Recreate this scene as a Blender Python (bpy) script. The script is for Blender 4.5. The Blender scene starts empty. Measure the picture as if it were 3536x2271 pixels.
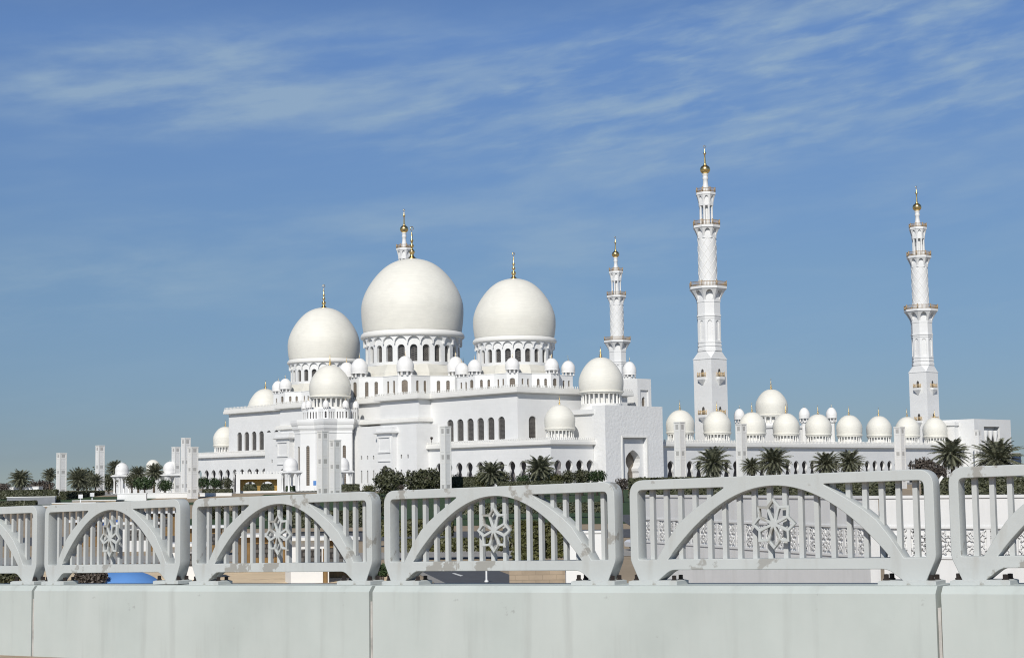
import bpy, bmesh, math, random
from math import sin, cos, pi, radians, sqrt, tan, atan2
from mathutils import Matrix, Vector
random.seed(7)
S = bpy.context.scene
COL = S.collection

# ------------------------------------------------------------------ camera, sky, sun, exposure
ROLL = radians(0.8); FPX = 5603.0; CX, CY = 1768.0, 1135.5
PITCH = radians(5.456)
CR, SR, CP, SP = cos(ROLL), sin(ROLL), cos(PITCH), sin(PITCH)
cam_d = bpy.data.cameras.new("camera"); cam = bpy.data.objects.new("camera", cam_d); COL.objects.link(cam)
cam_d.sensor_width = 36.0; cam_d.lens = 36.0 * FPX / 3536.0
cam_d.clip_start = 0.1; cam_d.clip_end = 20000
Fv = Vector((0, CP, SP)); R0 = Vector((1, 0, 0)); U0 = Vector((0, -SP, CP))
Rv = R0 * CR - U0 * SR; Uv = U0 * CR + R0 * SR
cam.matrix_world = Matrix(((Rv.x, Uv.x, -Fv.x, 0), (Rv.y, Uv.y, -Fv.y, 0), (Rv.z, Uv.z, -Fv.z, 0), (0, 0, 0, 1)))
S.camera = cam

SUN_EL = radians(36.5)
SUN_H = Vector((-0.221, -0.975, 0)).normalized()
world = bpy.data.worlds.new("World"); S.world = world; world.use_nodes = True
wn, wl = world.node_tree.nodes, world.node_tree.links
wn.clear()
sky = wn.new('ShaderNodeTexSky'); sky.sky_type = 'NISHITA'; sky.sun_disc = False
sky.sun_elevation = SUN_EL; sky.sun_rotation = atan2(SUN_H.x, SUN_H.y)
sky.altitude = 50; sky.air_density = 0.75; sky.dust_density = 0.0; sky.ozone_density = 2.5
def mth(op, a=None, b=None):
    n = wn.new('ShaderNodeMath'); n.operation = op
    for i, v in enumerate((a, b)):
        if v is None: continue
        if hasattr(v, 'links'): wl.new(v, n.inputs[i])
        else: n.inputs[i].default_value = v
    return n.outputs[0]
tc = wn.new('ShaderNodeTexCoord')
sep = wn.new('ShaderNodeSeparateXYZ'); wl.new(tc.outputs['Generated'], sep.inputs[0])
az = mth('ARCTAN2', sep.outputs[0], sep.outputs[1]); el = sep.outputs[2]
comb = wn.new('ShaderNodeCombineXYZ'); wl.new(az, comb.inputs[0]); wl.new(el, comb.inputs[1])
def cloud(rot, sx, sy, loc, detail, lo, hi, rough=0.6, dist=0.4):
    mp = wn.new('ShaderNodeMapping'); mp.vector_type = 'TEXTURE'; wl.new(comb.outputs[0], mp.inputs[0])
    mp.inputs['Rotation'].default_value = (0, 0, rot); mp.inputs['Scale'].default_value = (sx, sy, 1); mp.inputs['Location'].default_value = loc
    nz = wn.new('ShaderNodeTexNoise'); wl.new(mp.outputs[0], nz.inputs['Vector'])
    nz.inputs['Scale'].default_value = 1.0; nz.inputs['Detail'].default_value = detail
    nz.inputs['Roughness'].default_value = rough; nz.inputs['Distortion'].default_value = dist
    mr = wn.new('ShaderNodeMapRange'); wl.new(nz.outputs['Fac'], mr.inputs[0])
    mr.inputs[1].default_value = lo; mr.inputs[2].default_value = hi; mr.interpolation_type = 'SMOOTHSTEP'
    return mr.outputs[0]
def bank(a0, e0, ra, re, rot=0.0):
    """soft elliptical bank of cirrus round azimuth a0, elevation e0"""
    da = mth('SUBTRACT', az, a0); de = mth('SUBTRACT', mth('SUBTRACT', el, e0), mth('MULTIPLY', da, rot))
    d = mth('ADD', mth('POWER', mth('DIVIDE', mth('ABSOLUTE', da), ra), 2.0), mth('POWER', mth('DIVIDE', mth('ABSOLUTE', de), re), 2.0))
    mr = wn.new('ShaderNodeMapRange'); wl.new(d, mr.inputs[0]); mr.inputs[1].default_value = 1.6; mr.inputs[2].default_value = 0.0; mr.interpolation_type = 'SMOOTHSTEP'
    return mr.outputs[0]
streak = cloud(0.13, 0.085, 0.0165, (0.31, 0.07, 0), 5, 0.38, 0.74, 0.52, 0.2)
veil = cloud(0.08, 0.17, 0.040, (0.93, 0.41, 0), 6, 0.36, 0.70, 0.58, 0.2)
fine = cloud(0.17, 0.040, 0.0095, (0.11, 0.57, 0), 5, 0.40, 0.78, 0.55, 0.25)
mask = mth('MULTIPLY', bank(-0.175, 0.245, 0.16, 0.035, 0.05), mth('ADD', mth('MULTIPLY', veil, 0.75), mth('MULTIPLY', streak, 0.35)))
mask = mth('ADD', mask, mth('MULTIPLY', bank(0.20, 0.245, 0.30, 0.055, 0.08), mth('ADD', mth('MULTIPLY', streak, 0.52), mth('MULTIPLY', fine, 0.52))))
mask = mth('ADD', mask, mth('MULTIPLY', bank(0.06, 0.155, 0.34, 0.050, 0.05), mth('MULTIPLY', veil, 0.42)))
mask = mth('ADD', mask, mth('MULTIPLY', bank(-0.27, 0.12, 0.09, 0.030, 0.1), mth('MULTIPLY', veil, 0.35)))
mask = mth('ADD', mask, mth('MULTIPLY', mth('MULTIPLY', streak, veil), 0.15))
mask = mth('MINIMUM', mth('MULTIPLY', mask, 0.85), 0.6)
# colour grade of the Nishita sky by height above the horizon (dry, dusty gulf air), then thin cirrus over it
ramp = wn.new('ShaderNodeValToRGB'); wl.new(el, ramp.inputs[0]); cr_ = ramp.color_ramp
def stop(p, c, k=0.5): e = cr_.elements.new(p); e.color = (c[0] * k, c[1] * k, c[2] * k, 1)
stop(0.02, (0.50, 0.56, 0.70)); stop(0.13, (0.92, 1.00, 1.06)); stop(0.27, (1.28, 1.44, 1.66)); stop(0.55, (0.75, 0.82, 0.92))
cr_.elements[0].color = (0.25, 0.29, 0.36, 1); cr_.elements[-1].color = (0.36, 0.39, 0.43, 1)
grade = wn.new('ShaderNodeMix'); grade.data_type = 'RGBA'; grade.blend_type = 'MULTIPLY'; grade.inputs[0].default_value = 1.0; grade.clamp_result = False
wl.new(sky.outputs[0], grade.inputs[6]); wl.new(ramp.outputs[0], grade.inputs[7])
cmix = wn.new('ShaderNodeMix'); cmix.data_type = 'RGBA'
wl.new(mask, cmix.inputs[0]); wl.new(grade.outputs[2], cmix.inputs[6]); cmix.inputs[7].default_value = (2.9, 3.9, 4.75, 1)
bg = wn.new('ShaderNodeBackground'); wl.new(cmix.outputs[2], bg.inputs[0]); bg.inputs[1].default_value = 0.12
wo = wn.new('ShaderNodeOutputWorld'); wl.new(bg.outputs[0], wo.inputs[0])

sd = bpy.data.lights.new("sun", 'SUN'); sd.energy = 3.75; sd.angle = radians(0.53); sd.color = (1.0, 0.965, 0.905)
so = bpy.data.objects.new("sun", sd); COL.objects.link(so)
sv = Vector((SUN_H.x * cos(SUN_EL), SUN_H.y * cos(SUN_EL), sin(SUN_EL)))
so.rotation_euler = sv.to_track_quat('Z', 'Y').to_euler(); so.location = sv * 300
S.view_settings.view_transform = 'Standard'; S.view_settings.look = 'None'
S.view_settings.exposure = 0.0; S.view_settings.gamma = 1.0; S.view_settings.use_curve_mapping = False
S.cycles.max_bounces = 6; S.cycles.diffuse_bounces = 2; S.cycles.use_denoising = True; S.cycles.filter_width = 1.1

# ------------------------------------------------------------------ frames of reference
# the eye is the world origin; Y runs away from the camera. The mosque has axes b (across the hall, to the courtyard) and a (along the hall)
BV = Vector((0.7405, 0.672, 0)); AV = Vector((-0.672, 0.7405, 0)); MC = Vector((-32.2, 523.0, 0)); MROT = atan2(0.672, 0.7405)
ZB = -1.3
def mw(b, a, z=0.0): return MC + BV * b + AV * a + Vector((0, 0, z))
def ray(px, py):
    x = (px - CX) / FPX; y = -(py - CY) / FPX
    X = x * CR + y * SR; V = -x * SR + y * CR
    dy = CP - V * SP
    return X / dy, (SP + V * CP) / dy
def at(px, py, Y):
    rx, rz = ray(px, py); return Vector((rx * Y, Y, rz * Y))
def gz(Y):
    pts = [(135, -6.5), (200, -5.2), (260, -4.2), (330, -3.3), (372, -2.6), (400, -1.3)]
    if Y <= pts[0][0]: return pts[0][1]
    for (y0, z0), (y1, z1) in zip(pts, pts[1:]):
        if Y <= y1: return z0 + (z1 - z0) * (Y - y0) / (y1 - y0)
    return pts[-1][1]

# ------------------------------------------------------------------ materials
def mat(name, col, rough=0.6, metal=0.0, noise=None, bump=None, brick=None, spec=0.5, patches=None, streak=None, streak2=None):
    """noise=(scale, amount); bump=(scale, strength, distance); brick=(w, h, mortar, darkness); patches=(colour, scale, lo, hi); streak=(colour, amount)"""
    m = bpy.data.materials.new(name); m.use_nodes = True
    n, l = m.node_tree.nodes, m.node_tree.links
    p = n['Principled BSDF']; p.inputs['Roughness'].default_value = rough; p.inputs['Metallic'].default_value = metal
    p.inputs['Specular IOR Level'].default_value = spec
    c4 = (*col, 1); cur = None
    t = n.new('ShaderNodeTexCoord')
    def mix(a, b, fac, mode='MIX'):
        x = n.new('ShaderNodeMix'); x.data_type = 'RGBA'; x.blend_type = mode
        for i, v in ((0, fac), (6, a), (7, b)):
            if hasattr(v, 'links'): l.new(v, x.inputs[i])
            else: x.inputs[i].default_value = v
        return x.outputs[2]
    def nz(scale, detail=5, rough_=0.6, vec=None, sc=None):
        x = n.new('ShaderNodeTexNoise'); x.inputs['Scale'].default_value = scale; x.inputs['Detail'].default_value = detail; x.inputs['Roughness'].default_value = rough_
        src = t.outputs['Object']
        if sc:
            mp = n.new('ShaderNodeMapping'); l.new(src, mp.inputs[0]); mp.inputs['Scale'].default_value = sc; src = mp.outputs[0]
        l.new(src, x.inputs['Vector']); return x.outputs['Fac']
    def rng(v, a, b, c=0.0, d=1.0):
        x = n.new('ShaderNodeMapRange'); l.new(v, x.inputs[0])
        for i, q in enumerate((a, b, c, d)): x.inputs[i + 1].default_value = q
        return x.outputs[0]
    cur = c4
    if noise:
        f = rng(nz(noise[0]), 0.3, 0.7)
        lo = tuple(c * (1 - noise[1]) for c in col) + (1,); hi = tuple(min(1, c * (1 + noise[1])) for c in col) + (1,)
        cur = mix(lo, hi, f)
    if streak:
        f = rng(nz(1.0, 6, 0.6, sc=streak[2]), 0.45, 0.75, 0, streak[1]); cur = mix(cur, (*streak[0], 1), f)
    if streak2:
        f = rng(nz(1.0, 5, 0.55, sc=streak2[2]), 0.56, 0.74, 0, streak2[1]); cur = mix(cur, (*streak2[0], 1), f)
    if brick:
        b = n.new('ShaderNodeTexBrick'); sp = n.new('ShaderNodeSeparateXYZ'); l.new(t.outputs['Object'], sp.inputs[0])
        ad = n.new('ShaderNodeMath'); ad.operation = 'ADD'; l.new(sp.outputs[0], ad.inputs[0]); l.new(sp.outputs[1], ad.inputs[1])
        cb = n.new('ShaderNodeCombineXYZ'); l.new(ad.outputs[0], cb.inputs[0]); l.new(sp.outputs[2], cb.inputs[1]); l.new(cb.outputs[0], b.inputs['Vector'])
        b.inputs['Scale'].default_value = 1.0; b.inputs['Brick Width'].default_value = brick[0]; b.inputs['Row Height'].default_value = brick[1]
        b.inputs['Mortar Size'].default_value = brick[2]; b.inputs['Mortar Smooth'].default_value = 0.3
        b.inputs['Color1'].default_value = (1, 1, 1, 1); b.inputs['Color2'].default_value = (brick[4],) * 3 + (1,) if len(brick) > 4 else (0.97, 0.97, 0.97, 1)
        b.inputs['Mortar'].default_value = (brick[3],) * 3 + (1,)
        cur = mix(cur, b.outputs['Color'], 1.0, 'MULTIPLY')
    if patches:
        f1 = rng(nz(patches[1], 6, 0.65), patches[2], patches[3]); cur = mix(cur, (*patches[0], 1), f1)
    if hasattr(cur, 'links'): l.new(cur, p.inputs['Base Color'])
    else: p.inputs['Base Color'].default_value = cur
    if bump:
        bn = n.new('ShaderNodeBump'); bn.inputs['Strength'].default_value = bump[1]; bn.inputs['Distance'].default_value = bump[2]
        l.new(nz(bump[0], 6), bn.inputs['Height']); l.new(bn.outputs[0], p.inputs['Normal'])
    return m
M = {}
M['marble'] = mat('white_marble', (0.785, 0.785, 0.77), 0.5, noise=(0.09, 0.05), brick=(2.4, 1.2, 0.04, 0.955, 0.975), bump=(3, 0.05, 0.05))
M['carved'] = mat('carved_marble', (0.80, 0.80, 0.785), 0.5, noise=(0.2, 0.035), bump=(1.1, 0.6, 0.25))
M['dome'] = mat('dome_marble', (0.80, 0.78, 0.70), 0.6, noise=(0.35, 0.03), brick=(0.9, 0.30, 0.015, 0.93, 0.95))
M['dome_small'] = mat('small_dome_marble', (0.82, 0.81, 0.79), 0.6, noise=(0.5, 0.03))
M['trim'] = mat('trim_stone', (0.79, 0.78, 0.74), 0.55, noise=(0.4, 0.03))
M['roof'] = mat('roof_stone', (0.66, 0.64, 0.57), 0.8, noise=(0.3, 0.08))
M['gold'] = mat('gold_leaf', (0.84, 0.61, 0.27), 0.3, 1.0, noise=(2, 0.1))
M['gilt_rail'] = mat('pale_gilt', (0.56, 0.41, 0.22), 0.5, 0.25, noise=(3, 0.15))
M['bronze'] = mat('gilded_bronze', (0.40, 0.29, 0.17), 0.5, 0.25, noise=(3, 0.2))
M['pane'] = mat('lattice_glass', (0.135, 0.125, 0.115), 0.25, brick=(0.36, 0.36, 0.07, 0.35), noise=(1.5, 0.25))
M['pane_brown'] = mat('brown_lattice_glass', (0.24, 0.20, 0.155), 0.35, brick=(0.3, 0.3, 0.06, 0.5), noise=(2.5, 0.3))
M['inner'] = mat('shade_darkened_stone', (0.20, 0.185, 0.19), 0.8)  # arcade back walls: corridor shade put into the colour, far darker than the marble
M['goldscreen'] = mat('gilded_screen', (0.40, 0.25, 0.07), 0.4, 0.4, noise=(6, 0.35), bump=(9, 0.6, 0.1))
M['pylon'] = mat('pylon_stone', (0.79, 0.78, 0.745), 0.55, noise=(0.7, 0.03))
M['pylon_panel'] = mat('pylon_fretwork', (0.80, 0.795, 0.775), 0.6, brick=(0.16, 0.16, 0.03, 0.96), noise=(2, 0.04))
M['pylon_grille'] = mat('pylon_grille', (0.66, 0.65, 0.62), 0.6, brick=(0.14, 0.14, 0.04, 0.6))
RAILC = (0.52, 0.545, 0.53)
M['rail'] = mat('painted_concrete', RAILC, 0.62, noise=(1.7, 0.04), bump=(14, 0.12, 0.01), patches=((0.36, 0.36, 0.335), 2.6, 0.61, 0.64), streak2=((0.42, 0.42, 0.39), 0.45, (8.0, 8.0, 1.4)))
M['rail_worn'] = mat('worn_painted_concrete', RAILC, 0.65, noise=(2.2, 0.05), bump=(10, 0.25, 0.012), patches=((0.345, 0.34, 0.31), 2.7, 0.555, 0.585), streak2=((0.42, 0.415, 0.38), 0.5, (8.0, 8.0, 1.4)))
M['fin'] = mat('weathered_fin_paint', (0.53, 0.545, 0.53), 0.65, noise=(3, 0.08), patches=((0.30, 0.28, 0.25), 4.0, 0.57, 0.60))
M['parapet'] = mat('parapet_paint', (0.495, 0.54, 0.51), 0.6, noise=(0.7, 0.10), bump=(9, 0.08, 0.01), patches=((0.36, 0.38, 0.36), 4.2, 0.665, 0.74), streak2=((0.38, 0.40, 0.375), 0.5, (5.0, 5.0, 0.45)), streak=((0.57, 0.605, 0.575), 0.7, (1.6, 1.6, 0.3)))
M['steel'] = mat('rusty_steel', (0.045, 0.035, 0.03), 0.6, 0.4, noise=(20, 0.3))
M['joint'] = mat('joint_sealant', (0.50, 0.48, 0.44), 0.8, noise=(6, 0.3))
M['deck'] = mat('road_shoulder', (0.36, 0.27, 0.19), 0.9, noise=(6, 0.15), bump=(40, 0.4, 0.01))
M['asphalt'] = mat('asphalt', (0.085, 0.088, 0.095), 0.85, noise=(1.5, 0.15))
M['paint'] = mat('road_paint', (0.7, 0.7, 0.68), 0.7)
M['sand'] = mat('sand', (0.35, 0.275, 0.185), 0.95, noise=(0.12, 0.12), bump=(2, 0.3, 0.05))
M['sandlot'] = mat('pale_sand', (0.74, 0.58, 0.38), 0.95, noise=(0.35, 0.1), bump=(3, 0.3, 0.05), patches=((0.60, 0.46, 0.30), 0.4, 0.58, 0.66))
M['paving'] = mat('paving', (0.33, 0.315, 0.29), 0.9, noise=(0.3, 0.1), brick=(1.2, 0.6, 0.03, 0.8))
M['lawn'] = mat('lawn', (0.030, 0.062, 0.016), 0.95, noise=(0.8, 0.25), bump=(8, 0.5, 0.05))
M['retain'] = mat('retaining_wall_paint', (0.74, 0.74, 0.73), 0.65, noise=(0.5, 0.04), streak=((0.6, 0.6, 0.58), 0.5, (1.5, 1.5, 0.25)))
M['white'] = mat('white_render', (0.80, 0.80, 0.78), 0.6, noise=(0.4, 0.03))
M['grey'] = mat('grey_render', (0.26, 0.27, 0.29), 0.8, noise=(0.6, 0.1))
M['tanwall'] = mat('tan_stone_wall', (0.42, 0.33, 0.235), 0.9, noise=(0.8, 0.15), brick=(0.8, 0.3, 0.02, 0.7, 0.85))
M['blue'] = mat('blue_canvas', (0.11, 0.27, 0.60), 0.75, noise=(0.8, 0.06))
M['wood'] = mat('brown_cladding', (0.25, 0.15, 0.055), 0.7, brick=(0.22, 4.0, 0.02, 0.5), noise=(2, 0.2))
M['glassb'] = mat('dark_curtain_glass', (0.035, 0.05, 0.085), 0.15, brick=(1.5, 1.2, 0.05, 2.0))
M['trunk'] = mat('palm_trunk', (0.15, 0.115, 0.08), 0.95, brick=(0.25, 0.18, 0.04, 0.5), noise=(3, 0.2))
def leafmat(name, c1, c2, sc):
    m = bpy.data.materials.new(name); m.use_nodes = True
    n, l = m.node_tree.nodes, m.node_tree.links; p = n['Principled BSDF']; p.inputs['Roughness'].default_value = 0.55
    g = n.new('ShaderNodeNewGeometry'); wnz = n.new('ShaderNodeTexNoise'); wnz.inputs['Scale'].default_value = sc; wnz.inputs['Detail'].default_value = 3
    t = n.new('ShaderNodeTexCoord'); l.new(t.outputs['Object'], wnz.inputs['Vector'])
    ad = n.new('ShaderNodeMath'); ad.operation = 'MULTIPLY_ADD'; l.new(g.outputs['Random Per Island'], ad.inputs[0]); ad.inputs[1].default_value = 0.5; 
    mr = n.new('ShaderNodeMapRange'); l.new(wnz.outputs['Fac'], mr.inputs[0]); mr.inputs[1].default_value = 0.35; mr.inputs[2].default_value = 0.65; mr.inputs[3].default_value = 0.0; mr.inputs[4].default_value = 0.5
    l.new(mr.outputs[0], ad.inputs[2])
    x = n.new('ShaderNodeMix'); x.data_type = 'RGBA'; l.new(ad.outputs[0], x.inputs[0]); x.inputs[6].default_value = (*c1, 1); x.inputs[7].default_value = (*c2, 1)
    l.new(x.outputs[2], p.inputs['Base Color']); return m
M['palm'] = leafmat('palm_leaf', (0.065, 0.074, 0.045), (0.24, 0.245, 0.165), 0.8)
M['leaf_dark'] = leafmat('dark_leaf', (0.032, 0.038, 0.019), (0.115, 0.120, 0.062), 0.9)
M['leaf_olive'] = leafmat('olive_leaf', (0.040, 0.045, 0.014), (0.115, 0.115, 0.035), 0.9)
M['leaf_green'] = leafmat('green_leaf', (0.020, 0.040, 0.014), (0.060, 0.095, 0.034), 0.9)
M['leaf_dry'] = leafmat('dry_leaf', (0.045, 0.036, 0.030), (0.15, 0.125, 0.105), 0.9)
M['twig'] = mat('grey_bark', (0.13, 0.105, 0.085), 0.95, noise=(4, 0.2))

# ------------------------------------------------------------------ mesh helpers
def arcs(za, zs, zb, hw, n=8, neck=None):
    """profile of an arched opening as a list of (z, half width): straight jambs to zs, then a slightly pointed head to zb"""
    out = [(za, hw), (zs, hw)]
    for i in range(1, n + 1):
        t = i / n * pi / 2
        out.append((zs + (zb - zs) * sin(t), hw * cos(t) ** 0.9 if i < n else 0.0))
    return out
class MB:
    def __init__(s, org=(0, 0, 0)): s.v, s.f, s.sm, s.o = [], [], [], Vector(org)
    def add(s, p): s.v.append((p[0] - s.o[0], p[1] - s.o[1], p[2] - s.o[2])); return len(s.v) - 1
    def face(s, pts, smooth=False): s.f.append([s.add(p) for p in pts]); s.sm.append(smooth)
    def box(s, x0, x1, y0, y1, z0, z1):
        s.loft([([(x0, y0), (x1, y0), (x1, y1), (x0, y1)], z0), ([(x0, y0), (x1, y0), (x1, y1), (x0, y1)], z1)])
    def loft(s, rings, cap0=True, cap1=True, smooth=False, closed=True):
        idx = [[s.add((p[0], p[1], z)) for p in poly] for poly, z in rings]
        n = len(idx[0])
        for a, b in zip(idx, idx[1:]):
            for i in range(n if closed else n - 1):
                j = (i + 1) % n; s.f.append([a[i], a[j], b[j], b[i]]); s.sm.append(smooth)
        if cap0: s.f.append(idx[0][::-1]); s.sm.append(False)
        if cap1: s.f.append(idx[-1]); s.sm.append(False)
    def lathe(s, prof, cx=0, cy=0, n=32, smooth=True, cap0=False, cap1=False):
        s.loft([([(cx + max(r, 1e-3) * cos(2 * pi * i / n), cy + max(r, 1e-3) * sin(2 * pi * i / n)) for i in range(n)], z) for r, z in prof], cap0, cap1, smooth)
    def tube(s, pts, r0, r1=None, n=8, smooth=True):
        r1 = r0 if r1 is None else r1; pts = [Vector(p) for p in pts]; rings = []
        for i, p in enumerate(pts):
            d = (pts[min(i + 1, len(pts) - 1)] - pts[max(i - 1, 0)]).normalized()
            u = d.cross(Vector((0, 0, 1)) if abs(d.z) < 0.95 else Vector((1, 0, 0))).normalized(); w = d.cross(u)
            r = r0 + (r1 - r0) * i / (len(pts) - 1)
            rings.append([s.add(p + u * r * cos(2 * pi * k / n) + w * r * sin(2 * pi * k / n)) for k in range(n)])
        for a, b in zip(rings, rings[1:]):
            for k in range(n):
                s.f.append([a[k], a[(k + 1) % n], b[(k + 1) % n], b[k]]); s.sm.append(smooth)
        s.f.append(rings[0][::-1]); s.sm.append(False); s.f.append(rings[-1]); s.sm.append(False)
    def wall(s, mapf, s0, s1, z0, z1, ops=(), depth=0.6, ds=1e9, zcuts=()):
        """a wall strip from s0 to s1, z0 to z1, with arched openings ops = [(centre, profile)], reveals of the given depth"""
        def hw(prof, z, up):
            if z < prof[0][0] - 1e-6 or z > prof[-1][0] + 1e-6: return None
            for (za, ha), (zb, hb) in zip(prof, prof[1:]):
                if za - 1e-9 <= z <= zb + 1e-9:
                    return ha if zb - za < 1e-9 else ha + (hb - ha) * (z - za) / (zb - za)
            return prof[-1][1]
        zs = {round(z0, 5), round(z1, 5)} | {round(q, 5) for q in zcuts}
        for c, prof in ops: zs |= {round(z, 5) for z, _ in prof}
        zs = sorted(z for z in zs if z0 - 1e-6 <= z <= z1 + 1e-6)
        for za, zb in zip(zs, zs[1:]):
            bounds = []; zm = (za + zb) / 2
            for c, prof in sorted(ops):
                if hw(prof, zm, 0) is None: continue
                ha, hb = hw(prof, za, 1), hw(prof, zb, 0)
                bounds.append((c, ha, hb))
                for sg in (-1, 1):
                    s.face([mapf(c + sg * ha, za, 0), mapf(c + sg * ha, za, depth), mapf(c + sg * hb, zb, depth), mapf(c + sg * hb, zb, 0)])
            edges = [(s0, s0)]
            for c, ha, hb in bounds: edges += [(c - ha, c - hb), (c + ha, c + hb)]
            edges.append((s1, s1))
            for (la, lb), (ra, rb) in zip(edges[0::2], edges[1::2]):
                if ra - la < 1e-5 and rb - lb < 1e-5: continue
                k = max(1, int(math.ceil(max(ra - la, rb - lb) / ds)))
                for i in range(k):
                    t0, t1 = i / k, (i + 1) / k
                    s.face([mapf(la + (ra - la) * t0, za, 0), mapf(la + (ra - la) * t1, za, 0), mapf(lb + (rb - lb) * t1, zb, 0), mapf(lb + (rb - lb) * t0, zb, 0)])
        for c, prof in ops:
            z, h = prof[0]
            if h > 0 and z > z0 + 1e-6: s.face([mapf(c - h, z, 0), mapf(c + h, z, 0), mapf(c + h, z, depth), mapf(c - h, z, depth)])
    def pane(s, mapf, c, prof, d):
        for (za, ha), (zb, hb) in zip(prof, prof[1:]):
            if zb - za < 1e-6: continue
            s.face([mapf(c - ha, za, d), mapf(c + ha, za, d), mapf(c + hb, zb, d), mapf(c - hb, zb, d)])
    def mesh(s, name, m):
        me = bpy.data.meshes.new(name); me.from_pydata(s.v, [], s.f)
        me.polygons.foreach_set('use_smooth', s.sm)
        bm = bmesh.new(); bm.from_mesh(me)
        bmesh.ops.remove_doubles(bm, verts=bm.verts, dist=2e-4)
        bmesh.ops.recalc_face_normals(bm, faces=bm.faces)
        bm.to_mesh(me); bm.free(); me.materials.append(m); return me
    def build(s, name, m, parent=None):
        return link(name, s.mesh(name, m), parent)
def link(name, me, parent=None):
    o = bpy.data.objects.new(name, me); COL.objects.link(o)
    if parent is not None: o.parent = parent
    return o
def tag(o, label=None, cat=None, group=None, kind=None):
    for k, v in (('label', label), ('category', cat), ('group', group), ('kind', kind)):
        if v: o[k] = v
    return o
def root(name, loc, rz, label, cat, group=None):
    o = bpy.data.objects.new(name, None); COL.objects.link(o); o.location = loc; o.rotation_euler = (0, 0, rz); o.empty_display_size = 0.5
    return tag(o, label, cat, group)
def mroot(name, b, a, label, cat, group=None):
    """thing aligned with the mosque, at mosque coordinates b, a; its meshes are written in mosque coordinates with origin org"""
    return root(name, mw(b, a, ZB), MROT, label, cat, group), (b, a, ZB)
def kids(o): return [c for c in bpy.data.objects if c.parent == o]
def copy_tree(o, parent=None):
    c = o.copy(); COL.objects.link(c); c.parent = parent
    for ch in o.children: copy_tree(ch, c)
    return c
def seg(p0, p1):
    """map of a straight wall from p0 to p1 (outside on the right of the walk): returns mapf and length"""
    p0, p1 = Vector((*p0, 0)), Vector((*p1, 0)); d = (p1 - p0); L = d.length; d /= L; n = Vector((d.y, -d.x, 0))
    return (lambda u, z, q: (p0.x + d.x * u - n.x * q, p0.y + d.y * u - n.y * q, z)), L
def cyl(cx, cy, r):
    return lambda u, z, q: (cx + (r - q) * cos(u / r), cy + (r - q) * sin(u / r), z)
def offset(poly, d):
    out = []; n = len(poly)
    for i in range(n):
        p, q, r = Vector(poly[i - 1]), Vector(poly[i]), Vector(poly[(i + 1) % n])
        d1, d2 = (q - p).normalized(), (r - q).normalized(); n1, n2 = Vector((d1.y, -d1.x)), Vector((d2.y, -d2.x))
        m = n1 + n2; k = d / max(0.15, 1 + n1.dot(n2)); out.append((q.x + m.x * k, q.y + m.y * k))
    return out
def cornice(mb, poly, prof, cap0=False, cap1=True): mb.loft([(offset(poly, d), z) for d, z in prof], cap0, cap1)
def merlons(mb, poly, z, step=0.85, h=0.75, w=0.24, th=0.10, skip=()):
    n = len(poly)
    for i in range(n):
        if i in skip: continue
        p, q = Vector(poly[i]), Vector(poly[(i + 1) % n]); L = (q - p).length; d = (q - p) / L; nn = Vector((d.y, -d.x)); k = max(1, int(L / step))
        for j in range(k):
            c = p + d * (j + 0.5) * L / k
            pts = [(-w, 0), (-w * 0.55, h * 0.35), (-w * 0.9, h * 0.55), (0, h), (w * 0.9, h * 0.55), (w * 0.55, h * 0.35), (w, 0)]
            fr = [(c.x + d.x * u + nn.x * th, c.y + d.y * u + nn.y * th, z + v) for u, v in pts]
            bk = [(c.x + d.x * u - nn.x * th, c.y + d.y * u - nn.y * th, z + v) for u, v in pts]
            mb.face(fr); mb.face(bk[::-1])
            for a in range(len(pts) - 1): mb.face([fr[a], bk[a], bk[a + 1], fr[a + 1]])
def dome_prof(R, zeq, ztop, zbot, n=22, c=None, point=0.94):
    """bulbous profile: nearly spherical above the equator with a faint point, gently drawn in below it"""
    out = []; H = ztop - zeq; c = c or (zeq - zbot) * 3.4
    for i in range(7):
        z = zbot + (zeq - zbot) * i / 7; t = (zeq - z) / c; out.append((R * sqrt(1 - t * t), z))
    for i in range(n + 1):
        t = i / n * pi / 2; out.append((R * cos(t) ** 1.0 * (1 - (1 - point) * sin(2 * t) ** 2), zeq + H * sin(t) ** 1.0))
    return out
def finial(mb, cx, cy, z, H, rb, n=14):
    rb2 = rb; rb = rb * 0.86
    prof = [(rb2, 0), (rb * 0.62, 0.05), (rb * 0.36, 0.10), (rb * 0.28, 0.16), (rb * 0.42, 0.20), (rb * 0.48, 0.24), (rb * 0.36, 0.29), (rb * 0.16, 0.31), (rb * 0.16, 0.36), (rb * 0.34, 0.40), (rb * 0.34, 0.43), (rb * 0.14, 0.47), (rb * 0.14, 0.52), (rb * 0.26, 0.56), (rb * 0.26, 0.59), (rb * 0.11, 0.62), (rb * 0.15, 0.74), (rb * 0.07, 0.80), (rb * 0.04, 0.88)]
    mb.lathe([(r, z + h * H) for r, h in prof], cx, cy, n, cap0=True, cap1=True)
    k = 12; rr = H * 0.055; zc = z + H * 0.94
    mb.tube([(cx + rr * sin(2.3 * pi * (i / k) * 0.74 + 0.42), cy, zc - rr * cos(2.3 * pi * (i / k) * 0.74 + 0.42)) for i in range(k + 1)], H * 0.012, n=5)
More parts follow.
